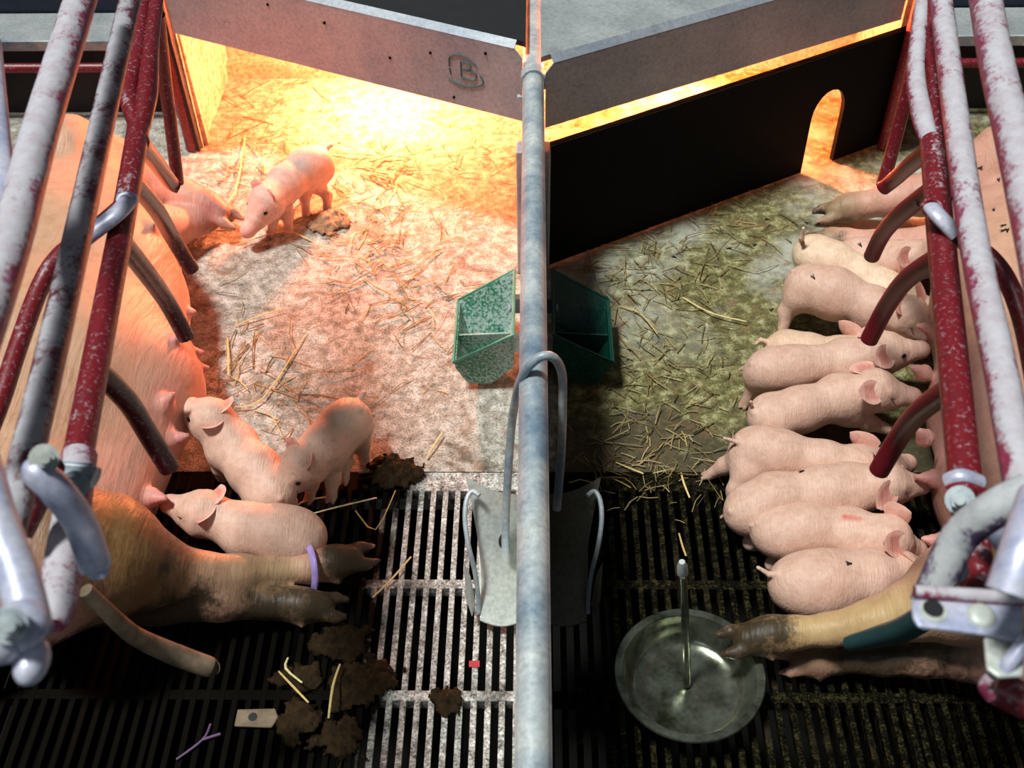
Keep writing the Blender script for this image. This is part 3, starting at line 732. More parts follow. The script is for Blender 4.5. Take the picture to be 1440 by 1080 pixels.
# ------------------------------------------------------------------ steel drinking bowl with its nipple pipe
bc = P(970, 945, .062); bc = Vector((bc.x, bc.y, 0))
t = thing('drinking_bowl', 'round stainless steel drinking bowl, grimy inside, on the right grate', 'bowl', bc)
prof = [(0, .009), (.012, .0125), (.022, .009), (.06, .007), (.084, .010), (.094, .018), (.102, .040), (.107, .058), (.109, .0615), (.121, .062), (.1225, .060), (.1225, .057), (.110, .0565), (.105, .036), (.097, .014), (.086, .005), (.05, .002), (0, .002)]
m = MB(); m.lathe(prof, (0, 0, 0), 72); m.build('bowl_shell', M['steel'], t, smooth=True)
t = thing('water_nipple', 'thin steel water pipe with a white tip standing in the drinking bowl', 'water pipe', P(966, 965, .0125)); o = Vector(t.location)
m = MB(); m.tube([P(966, 963, .016) - o, P(965, 900, .12) - o, P(961, 820, .27) - o, P(960, 806, .30) - o], .0065, 14, 6); m.build('pipe', M['steel'], t, smooth=True)
m = MB(); m.tube([P(960, 806, .30) - o, P(959.5, 797, .318) - o, P(959, 790, .332) - o], [.0082, .0082, .0045], 14, 0); m.build('tip', M['galv_pale'], t, smooth=True)

# ------------------------------------------------------------------ sows
PINK = (.62, .35, .27)
def leg_chain(B, pts, k=.03):
    q = [(P(*p[:3]), p[3]) for p in pts]
    for i in range(len(q) - 1): B.cone(q[i][0], q[i+1][0], q[i][1], q[i+1][1], min(k, q[i+1][1] * .45))
    return q
def hoof(B, tip, d, r, col=(.10,.065,.04)):
    """two toes and two dew claws"""
    d, s_, u = frame(d); a = tip - d*r*.9
    B.cone(a - d*r*1.1, a, r*.95, r*1.12, .012)
    for sg in (-1, 1):
        B.cone(a + s_*sg*r*.50, tip + s_*sg*r*.78 + d*r*1.0, r*.62, r*.46, .004)
        B.cone(tip + s_*sg*r*.78 + d*r*1.0, tip + s_*sg*r*.70 + d*r*1.9, r*.46, r*.20, .003)
        B.cone(a - d*r*1.1 + s_*sg*r*.75 - u*r*.3, a - d*r*.3 + s_*sg*r*1.35 - u*r*.5, r*.40, r*.22, .004)
    B.spots.append(((tip[0], tip[1], tip[2]), r*2.1, col, .8))

def sow(sx, label, body, udder, legs, teats, head, spots, dirt=(), base=PINK):
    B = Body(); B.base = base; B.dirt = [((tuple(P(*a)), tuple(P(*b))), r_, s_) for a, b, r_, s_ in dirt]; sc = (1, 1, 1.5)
    for i in range(len(body) - 1):
        (xa, ya, ra), (xb, yb, rb) = body[i], body[i+1]
        B.cone((xa, ya, ra/1.5), (xb, yb, rb/1.5), ra, rb, .04, sc)
    for i in range(len(udder) - 1): B.cone(udder[i][:3], udder[i+1][:3], udder[i][3], udder[i+1][3], .05)
    B.chain([((x, y, z), r) for x, y, z, r in head], .05)
    for lg in legs:
        q = leg_chain(B, lg, .05); hoof(B, Vector(q[-1][0]), Vector(q[-1][0]) - Vector(q[-2][0]), q[-1][1])
    for (p, n_) in teats:
        n_ = Vector(n_).normalized(); c = Vector(p)
        c = B.surf(c, n_, .35) if B.f(np.array([p], float))[0] < 0 else c
        B.cone(c - n_*.014, c - n_*.004, .018, .011, .014); B.cone(c - n_*.004, c + n_*.014, .0075, .0055, .008)
        B.spots.append((tuple(c), .040, (.66,.25,.25), .7))
    B.spots += spots
    t = thing('sow', label, 'sow', (sx*1.0, 1.5, 0))
    # ears of the sow, beyond the picture's edge
    hx = Vector(head[1][:3]); fw = (Vector(head[2][:3]) - hx).normalized(); ex = []
    for s_ in (-1, 1):
        bs = hx + Vector((0, 0, .06)) + Vector((-fw.y, fw.x, 0))*s_*.06
        ex.append(ear_mesh(bs, fw*.6 + Vector((-fw.y, fw.x, 0))*s_*.5 + Vector((0,0,-.1)), (0, 0, -1), .16, .12, (.72,.42,.36), (.66,.36,.32)))
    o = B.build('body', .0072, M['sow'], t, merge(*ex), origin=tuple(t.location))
    return t, B

BROWN = (.17, .09, .032); DBROWN = (.07, .045, .02); TAN = (.62, .40, .25)
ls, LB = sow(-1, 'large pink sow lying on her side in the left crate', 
    [(-1.02, 1.10, .19), (-1.01, 1.25, .25), (-1.00, 1.52, .275), (-1.03, 1.82, .26), (-1.08, 2.04, .205), (-1.18, 2.18, .13)],
    [(-.97, 1.97, .12, .085), (-.85, 1.80, .11, .10), (-.775, 1.55, .115, .115), (-.79, 1.26, .11, .105)],
    [[(75, 785, .24, .140), (145, 785, .21, .100), (205, 802, .16, .066), (280, 811, .11, .041), (335, 810, .085, .037), (385, 804, .065, .027), (435, 799, .055, .025), (465, 792, .05, .030), (492, 786, .045, .025)],
     [(120, 810, .12, .09), (220, 832, .09, .055), (310, 842, .068, .038), (370, 847, .05, .028), (420, 851, .042, .030), (452, 853, .035, .024)],
     [(100, 225, .2, .105), (170, 240, .15, .07), (225, 262, .11, .048), (265, 280, .09, .037), (288, 288, .08, .036), (308, 299, .068, .029)],
     [(130, 290, .12, .11), (190, 325, .09, .075), (235, 322, .07, .052), (275, 310, .06, .036), (300, 303, .05, .03)]],
    [(P(190, 345, .20), (.6, -.2, .7)), (P(222, 380, .14), (.9, 0, .4)), (P(252, 440, .12), (.9, -.2, .3)), (P(240, 484, .20), (.6, -.3, .8)), (P(276, 496, .10), (.95, -.1, .2)), (P(238, 560, .20), (.6, .1, .7)), (P(255, 615, .14), (.9, 0, .3)), (P(225, 700, .14), (.8, -.3, .3)), (P(262, 520, .1), (.95,0,.1))],
    [(-1.18, 2.16, .11, .12), (-1.34, 2.22, .12, .11), (-1.46, 2.26, .11, .07), (-1.54, 2.28, .10, .05)],
    [((tuple(P(60, 300, .35)), tuple(P(20, 620, .38))), .22, TAN, .8), (tuple(P(110, 190, .3)), .16, TAN, .7),
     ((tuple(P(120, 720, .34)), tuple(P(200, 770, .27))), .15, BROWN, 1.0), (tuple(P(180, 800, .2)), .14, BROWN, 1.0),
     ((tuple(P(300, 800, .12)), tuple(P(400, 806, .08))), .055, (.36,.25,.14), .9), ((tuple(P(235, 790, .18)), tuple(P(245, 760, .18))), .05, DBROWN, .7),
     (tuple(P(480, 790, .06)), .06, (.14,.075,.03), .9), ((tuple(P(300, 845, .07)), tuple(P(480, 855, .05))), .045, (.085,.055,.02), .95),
     (tuple(P(230, 440, .15)), .10, (.80,.45,.38), .5), (tuple(P(200, 640, .25)), .09, (.72,.36,.36), .6),
     (tuple(P(300, 297, .10)), .05, (.62,.30,.30), .6)],
    dirt=[((520, 785, .05), (480, 790, .06), .06, .75), ((480, 790, .06), (330, 808, .1), .05, .30), ((500, 853, .04), (310, 850, .06), .055, .62), ((225, 800, .2), (235, 760, .2), .05, .50), ((0, 900, .1), (230, 860, .08), .12, .75), ((40, 860, .2), (250, 842, .08), .11, .72), ((320, 305, .06), (300, 300, .06), .03, .3)])  # marks low on the rump mix dirt with shade put into the colour
rs, RB = sow(1, 'large pink sow lying on her side in the right crate, dotted with flies',
    [(1.05, 1.06, .18), (1.06, 1.20, .24), (1.08, 1.48, .265), (1.08, 1.75, .25), (1.10, 1.95, .20), (1.18, 2.12, .13)],
    [(1.03, 1.95, .12, .09), (.95, 1.74, .11, .105), (.885, 1.50, .11, .115), (.845, 1.30, .11, .112), (.83, 1.14, .11, .10)],
    [[(1420, 800, .24, .12), (1350, 835, .20, .080), (1290, 856, .165, .048), (1225, 876, .135, .036), (1165, 886, .115, .026), (1115, 890, .105, .026), (1085, 893, .10, .031), (1052, 899, .094, .025)],
     [(1430, 925, .10, .065), (1360, 920, .08, .042), (1300, 922, .065, .034), (1240, 925, .05, .030), (1180, 928, .035, .022), (1150, 930, .035, .025), (1128, 932, .03, .020)],
     [(1410, 240, .18, .105), (1355, 262, .14, .070), (1300, 274, .11, .048), (1250, 282, .09, .038), (1218, 288, .07, .030), (1195, 292, .062, .034), (1176, 297, .055, .027)],
     [(1400, 330, .10, .09), (1310, 350, .08, .052), (1235, 345, .065, .035), (1190, 338, .05, .027), (1170, 338, .045, .029), (1152, 338, .04, .022)]],
    [(P(1290, 520, .16), (-.8, 0, .5)), (P(1296, 610, .2), (-.6, -.1, .8)), (P(1300, 672, .14), (-.95, 0, .15)), (P(1310, 760, .14), (-.9, 0, .3)), (P(1300, 460, .14), (-.9, 0, .3)), (P(1305, 560, .12), (-.9, 0, .2))],
    [(1.18, 2.10, .11, .12), (1.34, 2.18, .12, .11), (1.46, 2.22, .11, .07), (1.54, 2.24, .10, .05)],
    [(tuple(P(1400, 330, .33)), .28, (.62,.37,.26), .8), (tuple(P(1300, 580, .18)), .14, (.80,.45,.43), .7), (tuple(P(1310, 760, .2)), .13, (.76,.38,.34), .8),
     (tuple(P(1400, 800, .30)), .13, (.55,.32,.12), .9), ((tuple(P(1290, 855, .19)), tuple(P(1120, 885, .13))), .06, (.50,.36,.17), .95),
     (tuple(P(1060, 892, .11)), .055, (.17,.13,.05), .9), ((tuple(P(1340, 900, .12)), tuple(P(1140, 915, .05))), .05, (.10,.07,.025), .95),
     (tuple(P(1175, 292, .07)), .07, (.30,.24,.12), .6), (tuple(P(1160, 336, .06)), .05, (.34,.26,.14), .7)],
    dirt=[((1020, 905, .09), (1090, 890, .11), .06, .62), ((1110, 890, .1), (1300, 870, .15), .06, .28), ((1420, 930, .08), (1200, 925, .05), .07, .62), ((1150, 298, .04), (1185, 295, .06), .045, .50), ((1130, 338, .03), (1180, 338, .05), .045, .55), ((1330, 640, .25), (1345, 700, .25), .06, .25)])
# leg under the right sow's thigh, seen as a low pink strip
# lilac band round the left sow's hind leg
bp = P(436, 800, .058); d, s_, u = frame(P(450, 797, .055) - P(380, 806, .075)); m = MB()
m.tube([bp - Vector(ls.location) + (s_*math.cos(a) + u*math.sin(a)) * .0385 for a in [2*math.pi*k/24 for k in range(25)]], .0035, 8, 0, sq=(1, 1.8))
tag(m.build('leg_band', M['band'], ls, smooth=True), 'lilac band around the hind leg')

# ------------------------------------------------------------------ piglets
def piglet(label, spine, skull, snout, legs=None, tail=None, up=None, ears=(None, None), eyes='closed', mat='pig', spots=(), size=1.0, group='piglets', ear_len=.056, belly=True, base=(.68, .46, .37)):
    B = Body(); B.base = base
    sp = [(P(*q[:3]), q[3] * size) for q in spine]
    K = P(*skull); N = P(*snout); fw = (N - K).normalized()
    if (N - K).length > .092: N = K + fw * .092
    if (N - K).length < .068: N = K + fw * .068
    upv = Vector(up) if up else Vector((0, 0, 1)); _, rt_, u = frame(fw, upv)
    # torso, neck, head
    B.chain(sp, .03)
    nk = sp[-1][0].lerp(K, .55)
    B.cone(sp[-1][0], nk, sp[-1][1] * .95, .038 * size, .02); B.cone(nk, K, .036*size, .0405*size, .014)
    B.cone(K + fw*.004, K.lerp(N, .55) - u*.002, .0405*size, .026*size, .013)
    B.cone(K.lerp(N, .45) - u*.004, N - fw*.006, .025*size, .0180*size, .010)
    B.cone(N - fw*.008, N - fw*.001, .0192*size, .0186*size, .004)            # snout disc
    B.cone(K.lerp(N, .30) - u*.018, K.lerp(N, .80) - u*.014, .017*size, .010*size, .008)   # jaw
    for s_ in (-1, 1): B.cone(K + rt_*s_*.020 - u*.010 + fw*.006, K + rt_*s_*.014 - u*.012 + fw*.03, .020*size, .014*size, .015)   # cheeks
    for s_ in (-1, 1): B.cone(K + rt_*s_*.019 + u*.019 + fw*.020, K + rt_*s_*.015 + u*.015 + fw*.034, .010*size, .007*size, .010)  # brows
    # haunches and shoulders
    axis = (sp[1][0] - sp[0][0]).normalized(); axf = (sp[-1][0] - sp[-2][0]).normalized()
    sr = axis.cross(Vector((0, 0, 1))).normalized(); sf = axf.cross(Vector((0, 0, 1))).normalized()
    legs = legs or {}
    def lg(key, root, side, fore):
        if key in legs:
            if legs[key] is None: return
            pts = [(P(*q[:3]), q[3]*size) for q in legs[key]]
        else:
            fwd = axf if fore else axis; L = sf if fore else sr
            a = root + L*side*.020; knee = a + L*side*.010 + fwd*(.004 if fore else .010); knee.z = max(a.z*.55, .03)
            hock = knee + fwd*(.0 if fore else -.020); hock.z = max(knee.z*.55, .018); ft = hock + fwd*.010; ft.z = .010
            pts = [(a, .027*size), (knee, .017*size), (hock, .0115*size), (ft, .0095*size)]
        B.cone(root, pts[0][0], .034*size, pts[0][1], .025)
        B.chain(pts, .012); e = pts[-1][0]; dd = (e - pts[-2][0]); dd = Vector((dd.x, dd.y, dd.z*.2)) + axf*.006
        d_, s2, u2 = frame(dd)
        for q in (-1, 1): B.cone(e + s2*q*.0045, e + s2*q*.0052 + d_*.012 - Vector((0, 0, .002)), .0068*size, .0042*size, .003)
        B.spots.append((tuple(e + d_*.006), .018, (.42,.27,.20), .6))
    hip = sp[0][0] + axis*.012; sh = sp[-1][0]
    for side, kk in ((-1, 'l'), (1, 'r')):
        lg('h' + kk, hip, side, False); lg('f' + kk, sh, side, True)
    # nostrils are dark dimples, skin is pinker on snout, tail root and ears
    B.spots += [(tuple(N), .024, (.78,.40,.36), .8), (tuple(K.lerp(N, .7)), .03, (.76,.48,.42), .4)]
    for s_ in (-1, 1): B.spots.append((tuple(N + rt_*s_*.0065 + fw*.016), .0050, (.20,.07,.06), 1.0))
    B.spots += list(spots)
    # tail
    root = B.surf(sp[0][0], (-axis + Vector((0, 0, .75))), .12)
    if tail: tp = [root - (-axis)*.004] + [P(*q) for q in tail]
    else: tp = [root, root - axis*.014 + Vector((0, 0, .004)), root - axis*.024 + sr*.006 + Vector((0, 0, -.004))]
    rr = [.0062, .0046, .0034, .0026, .002]
    for i in range(len(tp)-1): B.cone(tp[i], tp[i+1], rr[min(i, 4)], rr[min(i+1, 4)], .004)
    ex = []
    for i, s_ in enumerate((-1, 1)):
        e = ears[i]
        if e == 'none': continue
        bs = B.surf(K - fw*.006, rt_*s_*.85 + u*.62, .12) - (rt_*s_*.85 + u*.62)*.004
        if e is None: td = rt_*s_*.75 - fw*.62 + u*.22
        else:
            td = P(*e) - bs
        od = fw*.62 + rt_*s_*.55 + u*.1 if e is None else (fw*.55 + rt_*s_*.3 + u*.65)
        ex.append(ear_mesh(bs - Vector(td).normalized()*.006, td, od, ear_len*size, .050*size, (.80,.47,.40), (.66,.30,.25)))
    t = thing('piglet', label, 'piglet', (sp[1][0].x, sp[1][0].y, 0), group)
    B.build('body', .0042, M[mat], t, merge(*ex) if ex else None, origin=tuple(t.location))
    for s_ in (-1, 1):
        dr = rt_*s_*.86 + u*.45; e = B.surf(K + fw*.028*size, dr, .08)
        Mx = Matrix((fw, rt_*s_, u)).transposed(); m = MB()
        if eyes == 'open':
            m.ball(e - Vector(t.location) - dr*.0022, (.0064, .0045, .0055), 14, 10, M=Mx); ob = m.build('eye', M['eye'], t, smooth=True)
        else:
            pts = [e - Vector(t.location) + fw*(-.0075 + .015*k/6) - u*(.0022*math.sin(math.pi*k/6)) + dr*.0002 for k in range(7)]
            m.tube(pts, [.0003, .0010, .0013, .0014, .0013, .0010, .0003], 6, 2); ob = m.build('eye', M['lash'], t, smooth=True)
    return t

G = 'piglets suckling at the right sow'
piglet('standing piglet sniffing the left sow\'s front trotters, nearest the heat lamp',
       [(446, 228, .105, .037), (430, 236, .105, .042), (402, 258, .10, .040)], (376, 283, .100), (348, 325, .055),
       legs={'fr': [(396, 275, .075, .022), (404, 300, .04, .014), (406, 322, .012, .010)], 'fl': [(385, 285, .07, .02), (384, 306, .04, .013), (382, 324, .012, .010)],
             'hr': [(452, 240, .085, .027), (446, 262, .05, .017), (460, 274, .03, .012), (460, 289, .012, .010)], 'hl': [(432, 250, .08, .026), (428, 272, .045, .015), (430, 296, .012, .010)]},
       eyes='open', spots=[(tuple(P(415, 235, .14)), .035, (.42,.42,.40), .75)], group='piglets in the left pen', ears=((352, 262, .12), (398, 262, .14)), ear_len=.036, base=(.74,.50,.43))
piglet('piglet suckling at the left sow below the third finger bar, upper of two',
       [(384, 697, .065, .040), (358, 662, .075, .045), (326, 628, .088, .040)], (299, 591, .125), (246, 566, .135), tail=[(398, 712, .05)],
       ears=((338, 588, .14), (308, 612, .165)), eyes='open', group='piglets in the left pen', ear_len=.045)
piglet('piglet suckling beside the left sow\'s thigh, lower of two',
       [(425, 755, .068, .045), (392, 752, .075, .049), (345, 745, .08, .044)], (288, 722, .10), (238, 709, .105), tail=[(424, 722, .09), (416, 716, .10)],
       ears=((330, 692, .13), (320, 738, .15)), group='piglets in the left pen', ear_len=.048)
piglet('muddy-backed standing piglet at the edge of the slatted floor with its head lowered',
       [(494, 588, .105, .036), (480, 603, .105, .040), (458, 628, .10, .040)], (428, 652, .098), (398, 690, .06),
       legs={'fr': [(466, 645, .07, .022), (468, 672, .04, .014), (466, 698, .012, .010)], 'fl': [(440, 660, .07, .02), (438, 680, .04, .013), (436, 698, .012, .010)],
             'hr': [(502, 600, .08, .027), (508, 625, .05, .016), (512, 645, .012, .010)], 'hl': [(480, 620, .07, .025), (484, 648, .04, .015), (484, 672, .012, .010)]},
       eyes='open', mat='pigdirty', spots=[(tuple(P(480, 590, .15)), .05, (.33,.26,.20), .75), (tuple(P(505, 630, .06)), .04, (.20,.12,.07), .7)], group='piglets in the left pen', ears=((438, 622, .13), (466, 640, .15)), ear_len=.040, base=(.66,.45,.36))
# right litter, from the far one to the near one
piglet('farthest piglet of the right litter, pale head and pink ear behind the finger bar',
       [(1196, 362, .06, .035), (1222, 362, .07, .038), (1250, 366, .08, .036)], (1282, 362, .11), (1320, 380, .10), ears=((1262, 340, .12), (1236, 372, .155)), group=G, ear_len=.052)
piglet('cream piglet with upright tail beside the right sow\'s front legs',
       [(1140, 356, .09, .040), (1172, 370, .09, .043), (1210, 392, .08, .040), (1240, 408, .075, .038)], (1262, 418, .075), (1300, 428, .08),
       tail=[(1128, 335, .15), (1130, 320, .18)], group=G, base=(.80,.62,.46))
piglet('plump standing piglet with a fly on its rump in the right litter',
       [(1134, 402, .100, .047), (1172, 413, .100, .052), (1226, 434, .095, .044)], (1276, 442, .11), (1304, 474, .085),
       legs={'hr': [(1122, 420, .08, .028), (1106, 438, .05, .017), (1100, 470, .012, .010)], 'fr': [(1218, 452, .07, .024), (1208, 470, .04, .016), (1204, 484, .02, .012)]}, tail=[(1118, 392, .12)],
       ears=((1290, 408, .15), (1268, 400, .16)), group=G)
piglet('piglet mostly hidden behind its neighbour, only a strip of back in view',
       [(1098, 494, .055, .036), (1135, 497, .055, .038), (1180, 503, .05, .034)], (1212, 500, .05), (1245, 498, .04), group=G, base=(.72,.52,.38))
piglet('piglet with open eye and head raised to the teat, fifth from top on the right',
       [(1076, 522, .09, .039), (1112, 518, .092, .042), (1190, 508, .095, .040)], (1242, 495, .115), (1296, 492, .115),
       legs={'hr': [(1066, 530, .07, .026), (1060, 545, .045, .015), (1048, 566, .012, .010)]}, tail=[(1054, 514, .09), (1040, 520, .07)],
       ears=((1198, 478, .14), (1212, 522, .15)), eyes='open', group=G)
piglet('piglet with one foreleg stretched out and curled tail, sixth from top on the right',
       [(1078, 588, .085, .036), (1122, 577, .09, .041), (1182, 560, .095, .043)], (1228, 548, .115), (1284, 558, .105),
       legs={'fr': [(1196, 580, .07, .026), (1222, 594, .05, .016), (1246, 603, .035, .011)]}, tail=[(1057, 574, .10), (1056, 565, .13)],
       ears=((1205, 522, .14), (1190, 552, .165)), group=G)
piglet('piglet with spread hind legs and pointing tail, its head under the bar',
       [(1058, 632, .09, .042), (1094, 640, .09, .044), (1160, 652, .085, .038), (1205, 660, .08, .033)], (1240, 662, .075), (1275, 652, .06),
       legs={'hr': [(1048, 645, .075, .027), (1020, 655, .045, .016), (997, 668, .012, .010)], 'hl': [(1050, 665, .07, .027), (1036, 690, .045, .018), (1028, 712, .012, .010)]},
       tail=[(1038, 622, .12), (1018, 616, .13)], group=G)
piglet('long piglet with a hanging ear and fly on its back, third from bottom right',
       [(1048, 722, .075, .038), (1088, 704, .088, .046), (1160, 694, .093, .046), (1195, 688, .093, .043)], (1242, 681, .115), (1296, 682, .105),
       tail=[(1024, 722, .06), (1014, 728, .04)], ears=((1240, 655, .1), (1222, 722, .13)), group=G)
piglet('piglet with a red scratch on its neck, second from the bottom of the right litter',
       [(1088, 748, .08, .042), (1130, 746, .085, .046), (1195, 752, .085, .043)], (1248, 757, .105), (1290, 774, .06),
       tail=[(1058, 742, .09), (1056, 738, .10)], ears=((1252, 725, .13), (1236, 764, .15)), spots=[((tuple(P(1188, 728, .13)), tuple(P(1208, 732, .13))), .007, (.62,.05,.04), .9)], group=G)
piglet('fat piglet against the right sow\'s hind leg, bottom one of the right litter',
       [(1122, 822, .085, .051), (1158, 822, .088, .055), (1225, 815, .085, .050)], (1262, 806, .08), (1300, 800, .06),
       tail=[(1082, 808, .11), (1066, 798, .12)], ears=((1268, 785, .11), 'none'), group=G)

# ------------------------------------------------------------------ straw, dung, flies
def straw_piece(m, p, ang, L, wd, col, lift=0.0):
    bend = random.uniform(-.35, .35); d1 = Vector((math.cos(ang), math.sin(ang), 0)); d2 = Vector((math.cos(ang+bend), math.sin(ang+bend), 0))
    a = p + Vector((0, 0, .002 + lift)); z2 = random.uniform(.0, .008); b_ = a + d1*L*.5 + Vector((0, 0, z2)); c = b_ + d2*L*.5 + Vector((0, 0, random.uniform(-z2, .004)))
    m.tube([a, b_, c], wd*.5, 5, 0, col=col, sq=(1, .6))
STRAWC = [(.62,.45,.16), (.70,.54,.22), (.52,.36,.12), (.40,.26,.09), (.66,.56,.28)]
def litter(label, clusters, dull=1.0):
    m = MB()
    for (px, py, sx, sy, n, lmin, lmax) in clusters:
        for _ in range(n):
            p = P(random.gauss(px, sx), random.gauss(py, sy), 0)
            if p.y < 1.30 or p.y > 2.9 or abs(p.x) < .045 or abs(p.x) > .86: continue
            c = random.choice(STRAWC); k = random.uniform(.35, 1.15)*dull
            straw_piece(m, p, random.uniform(0, math.pi*2), random.uniform(lmin, lmax), random.uniform(.0009, .0034), tuple(v*k for v in c), random.uniform(0, .003))
    o = m.build('straw_litter', M['straw'], colors=True)
    return tag(o, label, 'straw', kind='stuff')
litter('thin loose straw strewn over the lamp-lit concrete of the left pen', [(560, 225, 90, 25, 100, .02, .10), (360, 195, 60, 40, 80, .04, .13), (330, 260, 50, 40, 40, .03, .12), (540, 340, 60, 50, 170, .02, .10), (560, 420, 60, 60, 60, .02, .08), (380, 540, 60, 30, 60, .03, .12), (470, 590, 60, 40, 20, .03, .1), (330, 420, 40, 50, 14, .03, .08), (640, 300, 60, 90, 50, .015, .05), (440, 660, 40, 20, 10, .04, .09)], .72)
litter('short dull straw strewn over the shaded concrete of the right pen', [(860, 380, 60, 30, 110, .02, .07), (940, 350, 80, 30, 90, .02, .08), (1000, 310, 60, 30, 40, .02, .06), (880, 480, 50, 60, 80, .02, .07), (960, 460, 80, 60, 70, .015, .06), (920, 580, 60, 50, 80, .015, .06), (1000, 560, 60, 60, 50, .015, .05), (900, 650, 60, 25, 60, .015, .05), (980, 660, 50, 25, 40, .015, .05)], .62)

# single long stalks one can pick out
stalks = [((412, 716), (430, 704), (474, 697), 'beside the muddy piglet\'s foreleg'), ((440, 722), (478, 712), (530, 700), 'pointing at the top of the left grate'),
          ((500, 718), (528, 745), (556, 690), 'bent into a V across the left grate'), ((524, 840), (550, 815), (578, 783), 'leaning over the left grate by the sow\'s trotter'),
          ((392, 944), (412, 965), (434, 988), 'in the dark dung left of the grate'), ((478, 934), (468, 965), (462, 1010), 'standing out pale among the dung'),
          ((430, 470), (370, 560), (330, 572), 'long one on the left concrete below the sow\'s belly'), ((330, 458), (360, 446), (398, 434), 'alone on the left concrete beside the teats'),
          ((320, 475), (321, 500), (321, 528), 'upright one near the left sow\'s udder'), ((600, 645), (608, 630), (622, 608), 'thin one on the clean concrete left of the feeder'),
          ((405, 925), (402, 940), (425, 960), 'bent pale one over the dark grate'), ((866, 650), (890, 660), (905, 666), 'reddish one at the edge of the right grate'),
          ((958, 665), (962, 680), (970, 700), 'pale one over the right grate'), ((955, 750), (960, 768), (965, 782), 'thin curved one above the water pipe tip'),
          ((440, 340), (400, 325), (330, 345), 'below the standing piglet under the lamp'), ((345, 190), (330, 270), (300, 300), 'long one between the sow\'s trotter and the nest'),
          ((960, 418), (1000, 440), (1050, 452), 'on the clear concrete of the right pen'), ((870, 430), (900, 440), (925, 470), 'right of the dark green trough')]
for a, b_, c, lab in stalks:
    m = MB(); k = random.uniform(.85, 1.15); cc = tuple(v*k for v in random.choice(STRAWC[:2] + STRAWC[4:]))
    hz = .026 if 'dung' in lab or 'dark grate' in lab else 0; pa, pb, pc = P(*a, .006 + hz), P(*b_, .012 + hz), P(*c, .014 + hz); o0 = Vector(pb)
    m.tube([pa - o0, pb - o0, pc - o0], [.0016, .0022, .0018], 6, 3, col=cc, sq=(1, .6))
    o = m.build('straw_stalk', M['straw'], smooth=True, colors=True); o.location = o0; tag(o, 'single straw stalk, ' + lab, 'straw', 'single straw stalks')

from mathutils import noise as mnoise
def lump(name, c, r, mat, label, n=14, seed=1, flat=.42, h=.004):
    """irregular crumbly mound"""
    N = int(2.6 * r / .0035); me = bpy.data.meshes.new(name); vs = []; fs = []; ok = {}
    for i in range(N + 1):
        for j in range(N + 1):
            x = (i / N - .5) * 2.6 * r; y = (j / N - .5) * 2.6 * r; p = Vector((x / r, y / r, seed * 7.3))
            d = math.hypot(x, y * 1.15) / r + .55 * mnoise.fractal(p * 1.3, .9, 2.0, 4)
            z = max(0, 1 - d * d) ** .6 * r * flat * (.55 + .5 * abs(mnoise.fractal(p * 3.1, .8, 2.0, 4))) + (.006 * mnoise.noise(p * 14) + .004 * mnoise.noise(p * 31) if d < .97 else 0)
            if d < 1.02: ok[i, j] = len(vs); vs.append((x + .0012*random.uniform(-1, 1), y + .0012*random.uniform(-1, 1), max(.0006, z)))
    for (i, j), a in ok.items():
        q = [ok.get(k) for k in ((i, j), (i+1, j), (i+1, j+1), (i, j+1))]
        if None not in q: fs.append(tuple(q))
    me.from_pydata(vs, [], fs)
    o = link(name, me, M[mat], None, True); o.location = c
    m = o.modifiers.new('thick', 'SOLIDIFY'); m.thickness = .003; m.offset = -1
    o.location.z = .0026
    return tag(o, label, 'dung')
lump('dung_pile', P(462, 315, 0), .055, 'crust', 'crumbly brown dung pile behind the lamp-lit standing piglet', 22, 1)
lump('dung_pile', P(555, 666, 0), .055, 'dung', 'dark dung heap where the left concrete meets the grate', 22, 2)
lump('dung_pile', P(510, 960, 0), .055, 'dung', 'large dark dung heap over the left grate', 26, 3)
lump('dung_pile', P(478, 905, 0), .05, 'dung', 'small dark dung heap just below the left sow\'s trotters', 18, 4)
lump('dung_pile', P(632, 985, 0), .030, 'dung', 'little dung clod on the cross bar of the left grate', 9, 5, h=.005)
lump('dung_pile', P(478, 1040, 0), .045, 'dung', 'dark dung heap at the bottom edge left of the bright slats', 20, 6)
lump('dung_pile', P(425, 1015, 0), .042, 'dung', 'dark dung heap beside the grey metal plate', 20, 8)
lump('dung_pile', P(415, 950, 0), .038, 'dung', 'dark dung heap under the pale straw stalks', 16, 9)

t = thing('metal_plate', 'small grey metal plate with a round hole lying on the dark grate', 'plate', P(362, 1012, 0)); m = MB()
m.prism([Vector((x, y, .004)) for x, y in ((-.034, -.016), (.028, -.018), (.036, 0), (.028, .016), (-.034, .014))], (0, 0, .005)); m.build('plate', M['muddybar'], t, bevel=.002)
m = MB(); m.tube([(-.006, 0, .0085), (-.006, 0, .0096)], .0075, 16, 0); m.build('hole', M['black'], t)
m = MB(); c0 = P(275, 1050, .004); m.tube([P(248, 1068, .004) - c0, P(285, 1040, .006) - c0, P(296, 1018, .006) - c0], .002, 8, 5); m.tube([P(285, 1040, .006) - c0, P(310, 1032, .004) - c0], .0025, 8, 0)
o = m.build('twine', mat_plain('dull_purple_twine', (.12,.06,.14), .6), smooth=True); o.location = c0; tag(o, 'scrap of lilac twine on the dark floor at the bottom left', 'twine')
m = MB(); m.box((-.009, -.006, .0), (.009, .006, .0012)); c0 = P(667, 934, .0003); o = m.build('red_paint_dab', M['redmark']); o.location = c0; tag(o, 'dab of red marking paint on the left grate', 'paint dab')

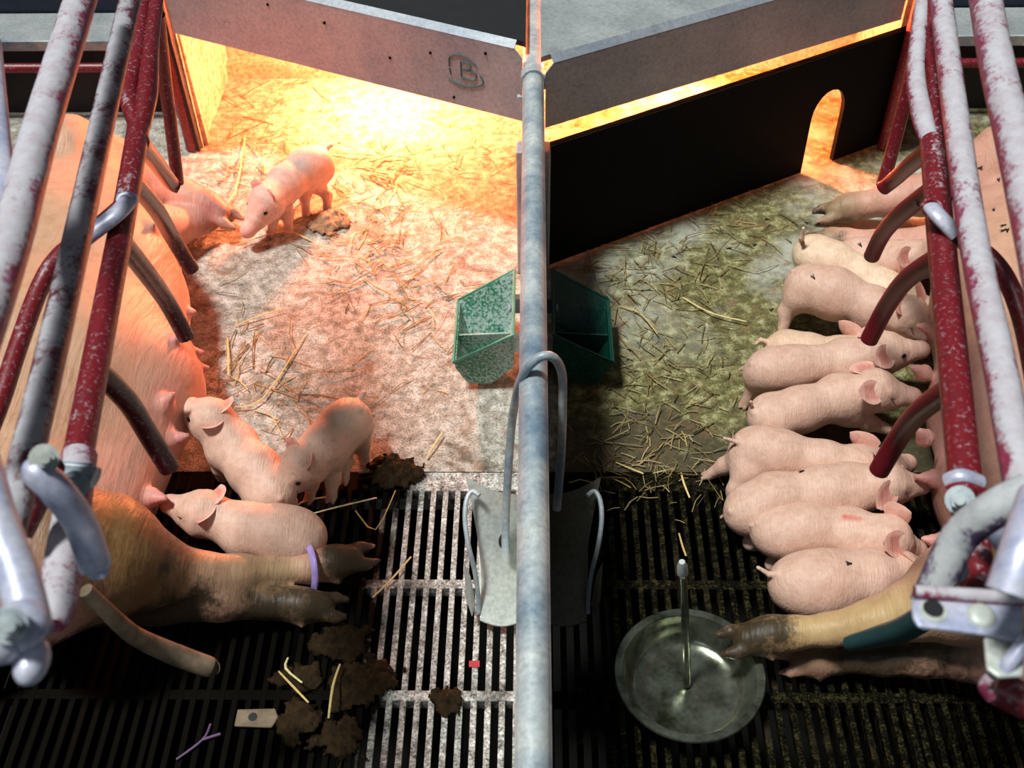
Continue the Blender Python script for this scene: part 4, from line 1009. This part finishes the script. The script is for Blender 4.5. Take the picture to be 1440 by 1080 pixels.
bpy.context.view_layer.update()
dg = bpy.context.evaluated_depsgraph_get()
fly_px = [(1379, 236, "shoulder, near its upper outline"), (1405, 254, 'shoulder, right of the white rail'), (1398, 296, 'chest between the rails'), (1411, 318, 'chest, upper of a pair'), (1417, 325, 'chest, right of a pair'),
          (1411, 325, 'chest, lower of a pair'), (1144, 390, None), (1127, 664, None), (1193, 793, None),
          (1078, 309, None), (1116, 313, None), (1134, 314, None), (1150, 314, None), (1164, 316, None), (1085, 436, None), (1061, 345, None), (1210, 345, None), (955, 393, None), (948, 362, None), (1000, 285, None), (1025, 350, None), (1340, 280, None), (1290, 285, None)]
names = {6: 'black fly on the rump of the plump piglet', 7: 'black fly on the back of the long drooping-eared piglet', 8: 'black fly on the back of the bottom piglet of the right litter',
         9: 'black fly on the right concrete left of the sow\'s trotters', 10: 'black fly by the tip of the lower right trotter', 11: 'black fly on the lower right trotter, outermost', 12: 'black fly on the lower right trotter, middle one',
         13: 'black fly on the lower right foreleg', 14: 'black fly on the right concrete left of the plump piglet', 15: 'black fly on the right concrete near the upright tail', 16: 'black fly on the right foreleg above the cream piglet',
         17: 'black fly on the straw below the black board', 18: 'black fly on the concrete close under the black board', 19: 'black fly beside the arched doorway', 20: 'black fly on bare concrete in the middle of the right pen',
         21: 'black fly on the right sow\'s elbow', 22: 'black fly on the right sow\'s upper foreleg'}
for i, (px, py, lab) in enumerate(fly_px):
    d = (P(px, py, 0) - Vector((0, 0, H))).normalized()
    hit, loc, nor, _, ob, _ = S.ray_cast(dg, Vector((0, 0, H)), d)
    if not hit: continue
    q = nor.to_track_quat('Z', 'Y').to_matrix() @ Matrix.Rotation(random.uniform(0, 6.28), 3, 'Z')
    t = thing('fly', names.get(i) or 'black fly on the right sow\'s ' + lab, 'fly', loc, 'flies in the right pen')
    m = MB(); m.ball(q @ Vector((0, 0, .0018)), (.0042, .0022, .0018), 8, 6, M=q); m.ball(q @ Vector((.0045, 0, .002)), (.0016, .0018, .0015), 6, 5, M=q); m.build('body', M['fly'], t)
    for s_ in (-1, 1):
        m = MB(); m.ball(q @ Vector((-.003, s_*.002, .0034)), (.0036, .0013, .0002), 8, 4, M=q @ Matrix.Rotation(-s_*.35, 3, 'Z')); m.build('wing', M['wing'], t)
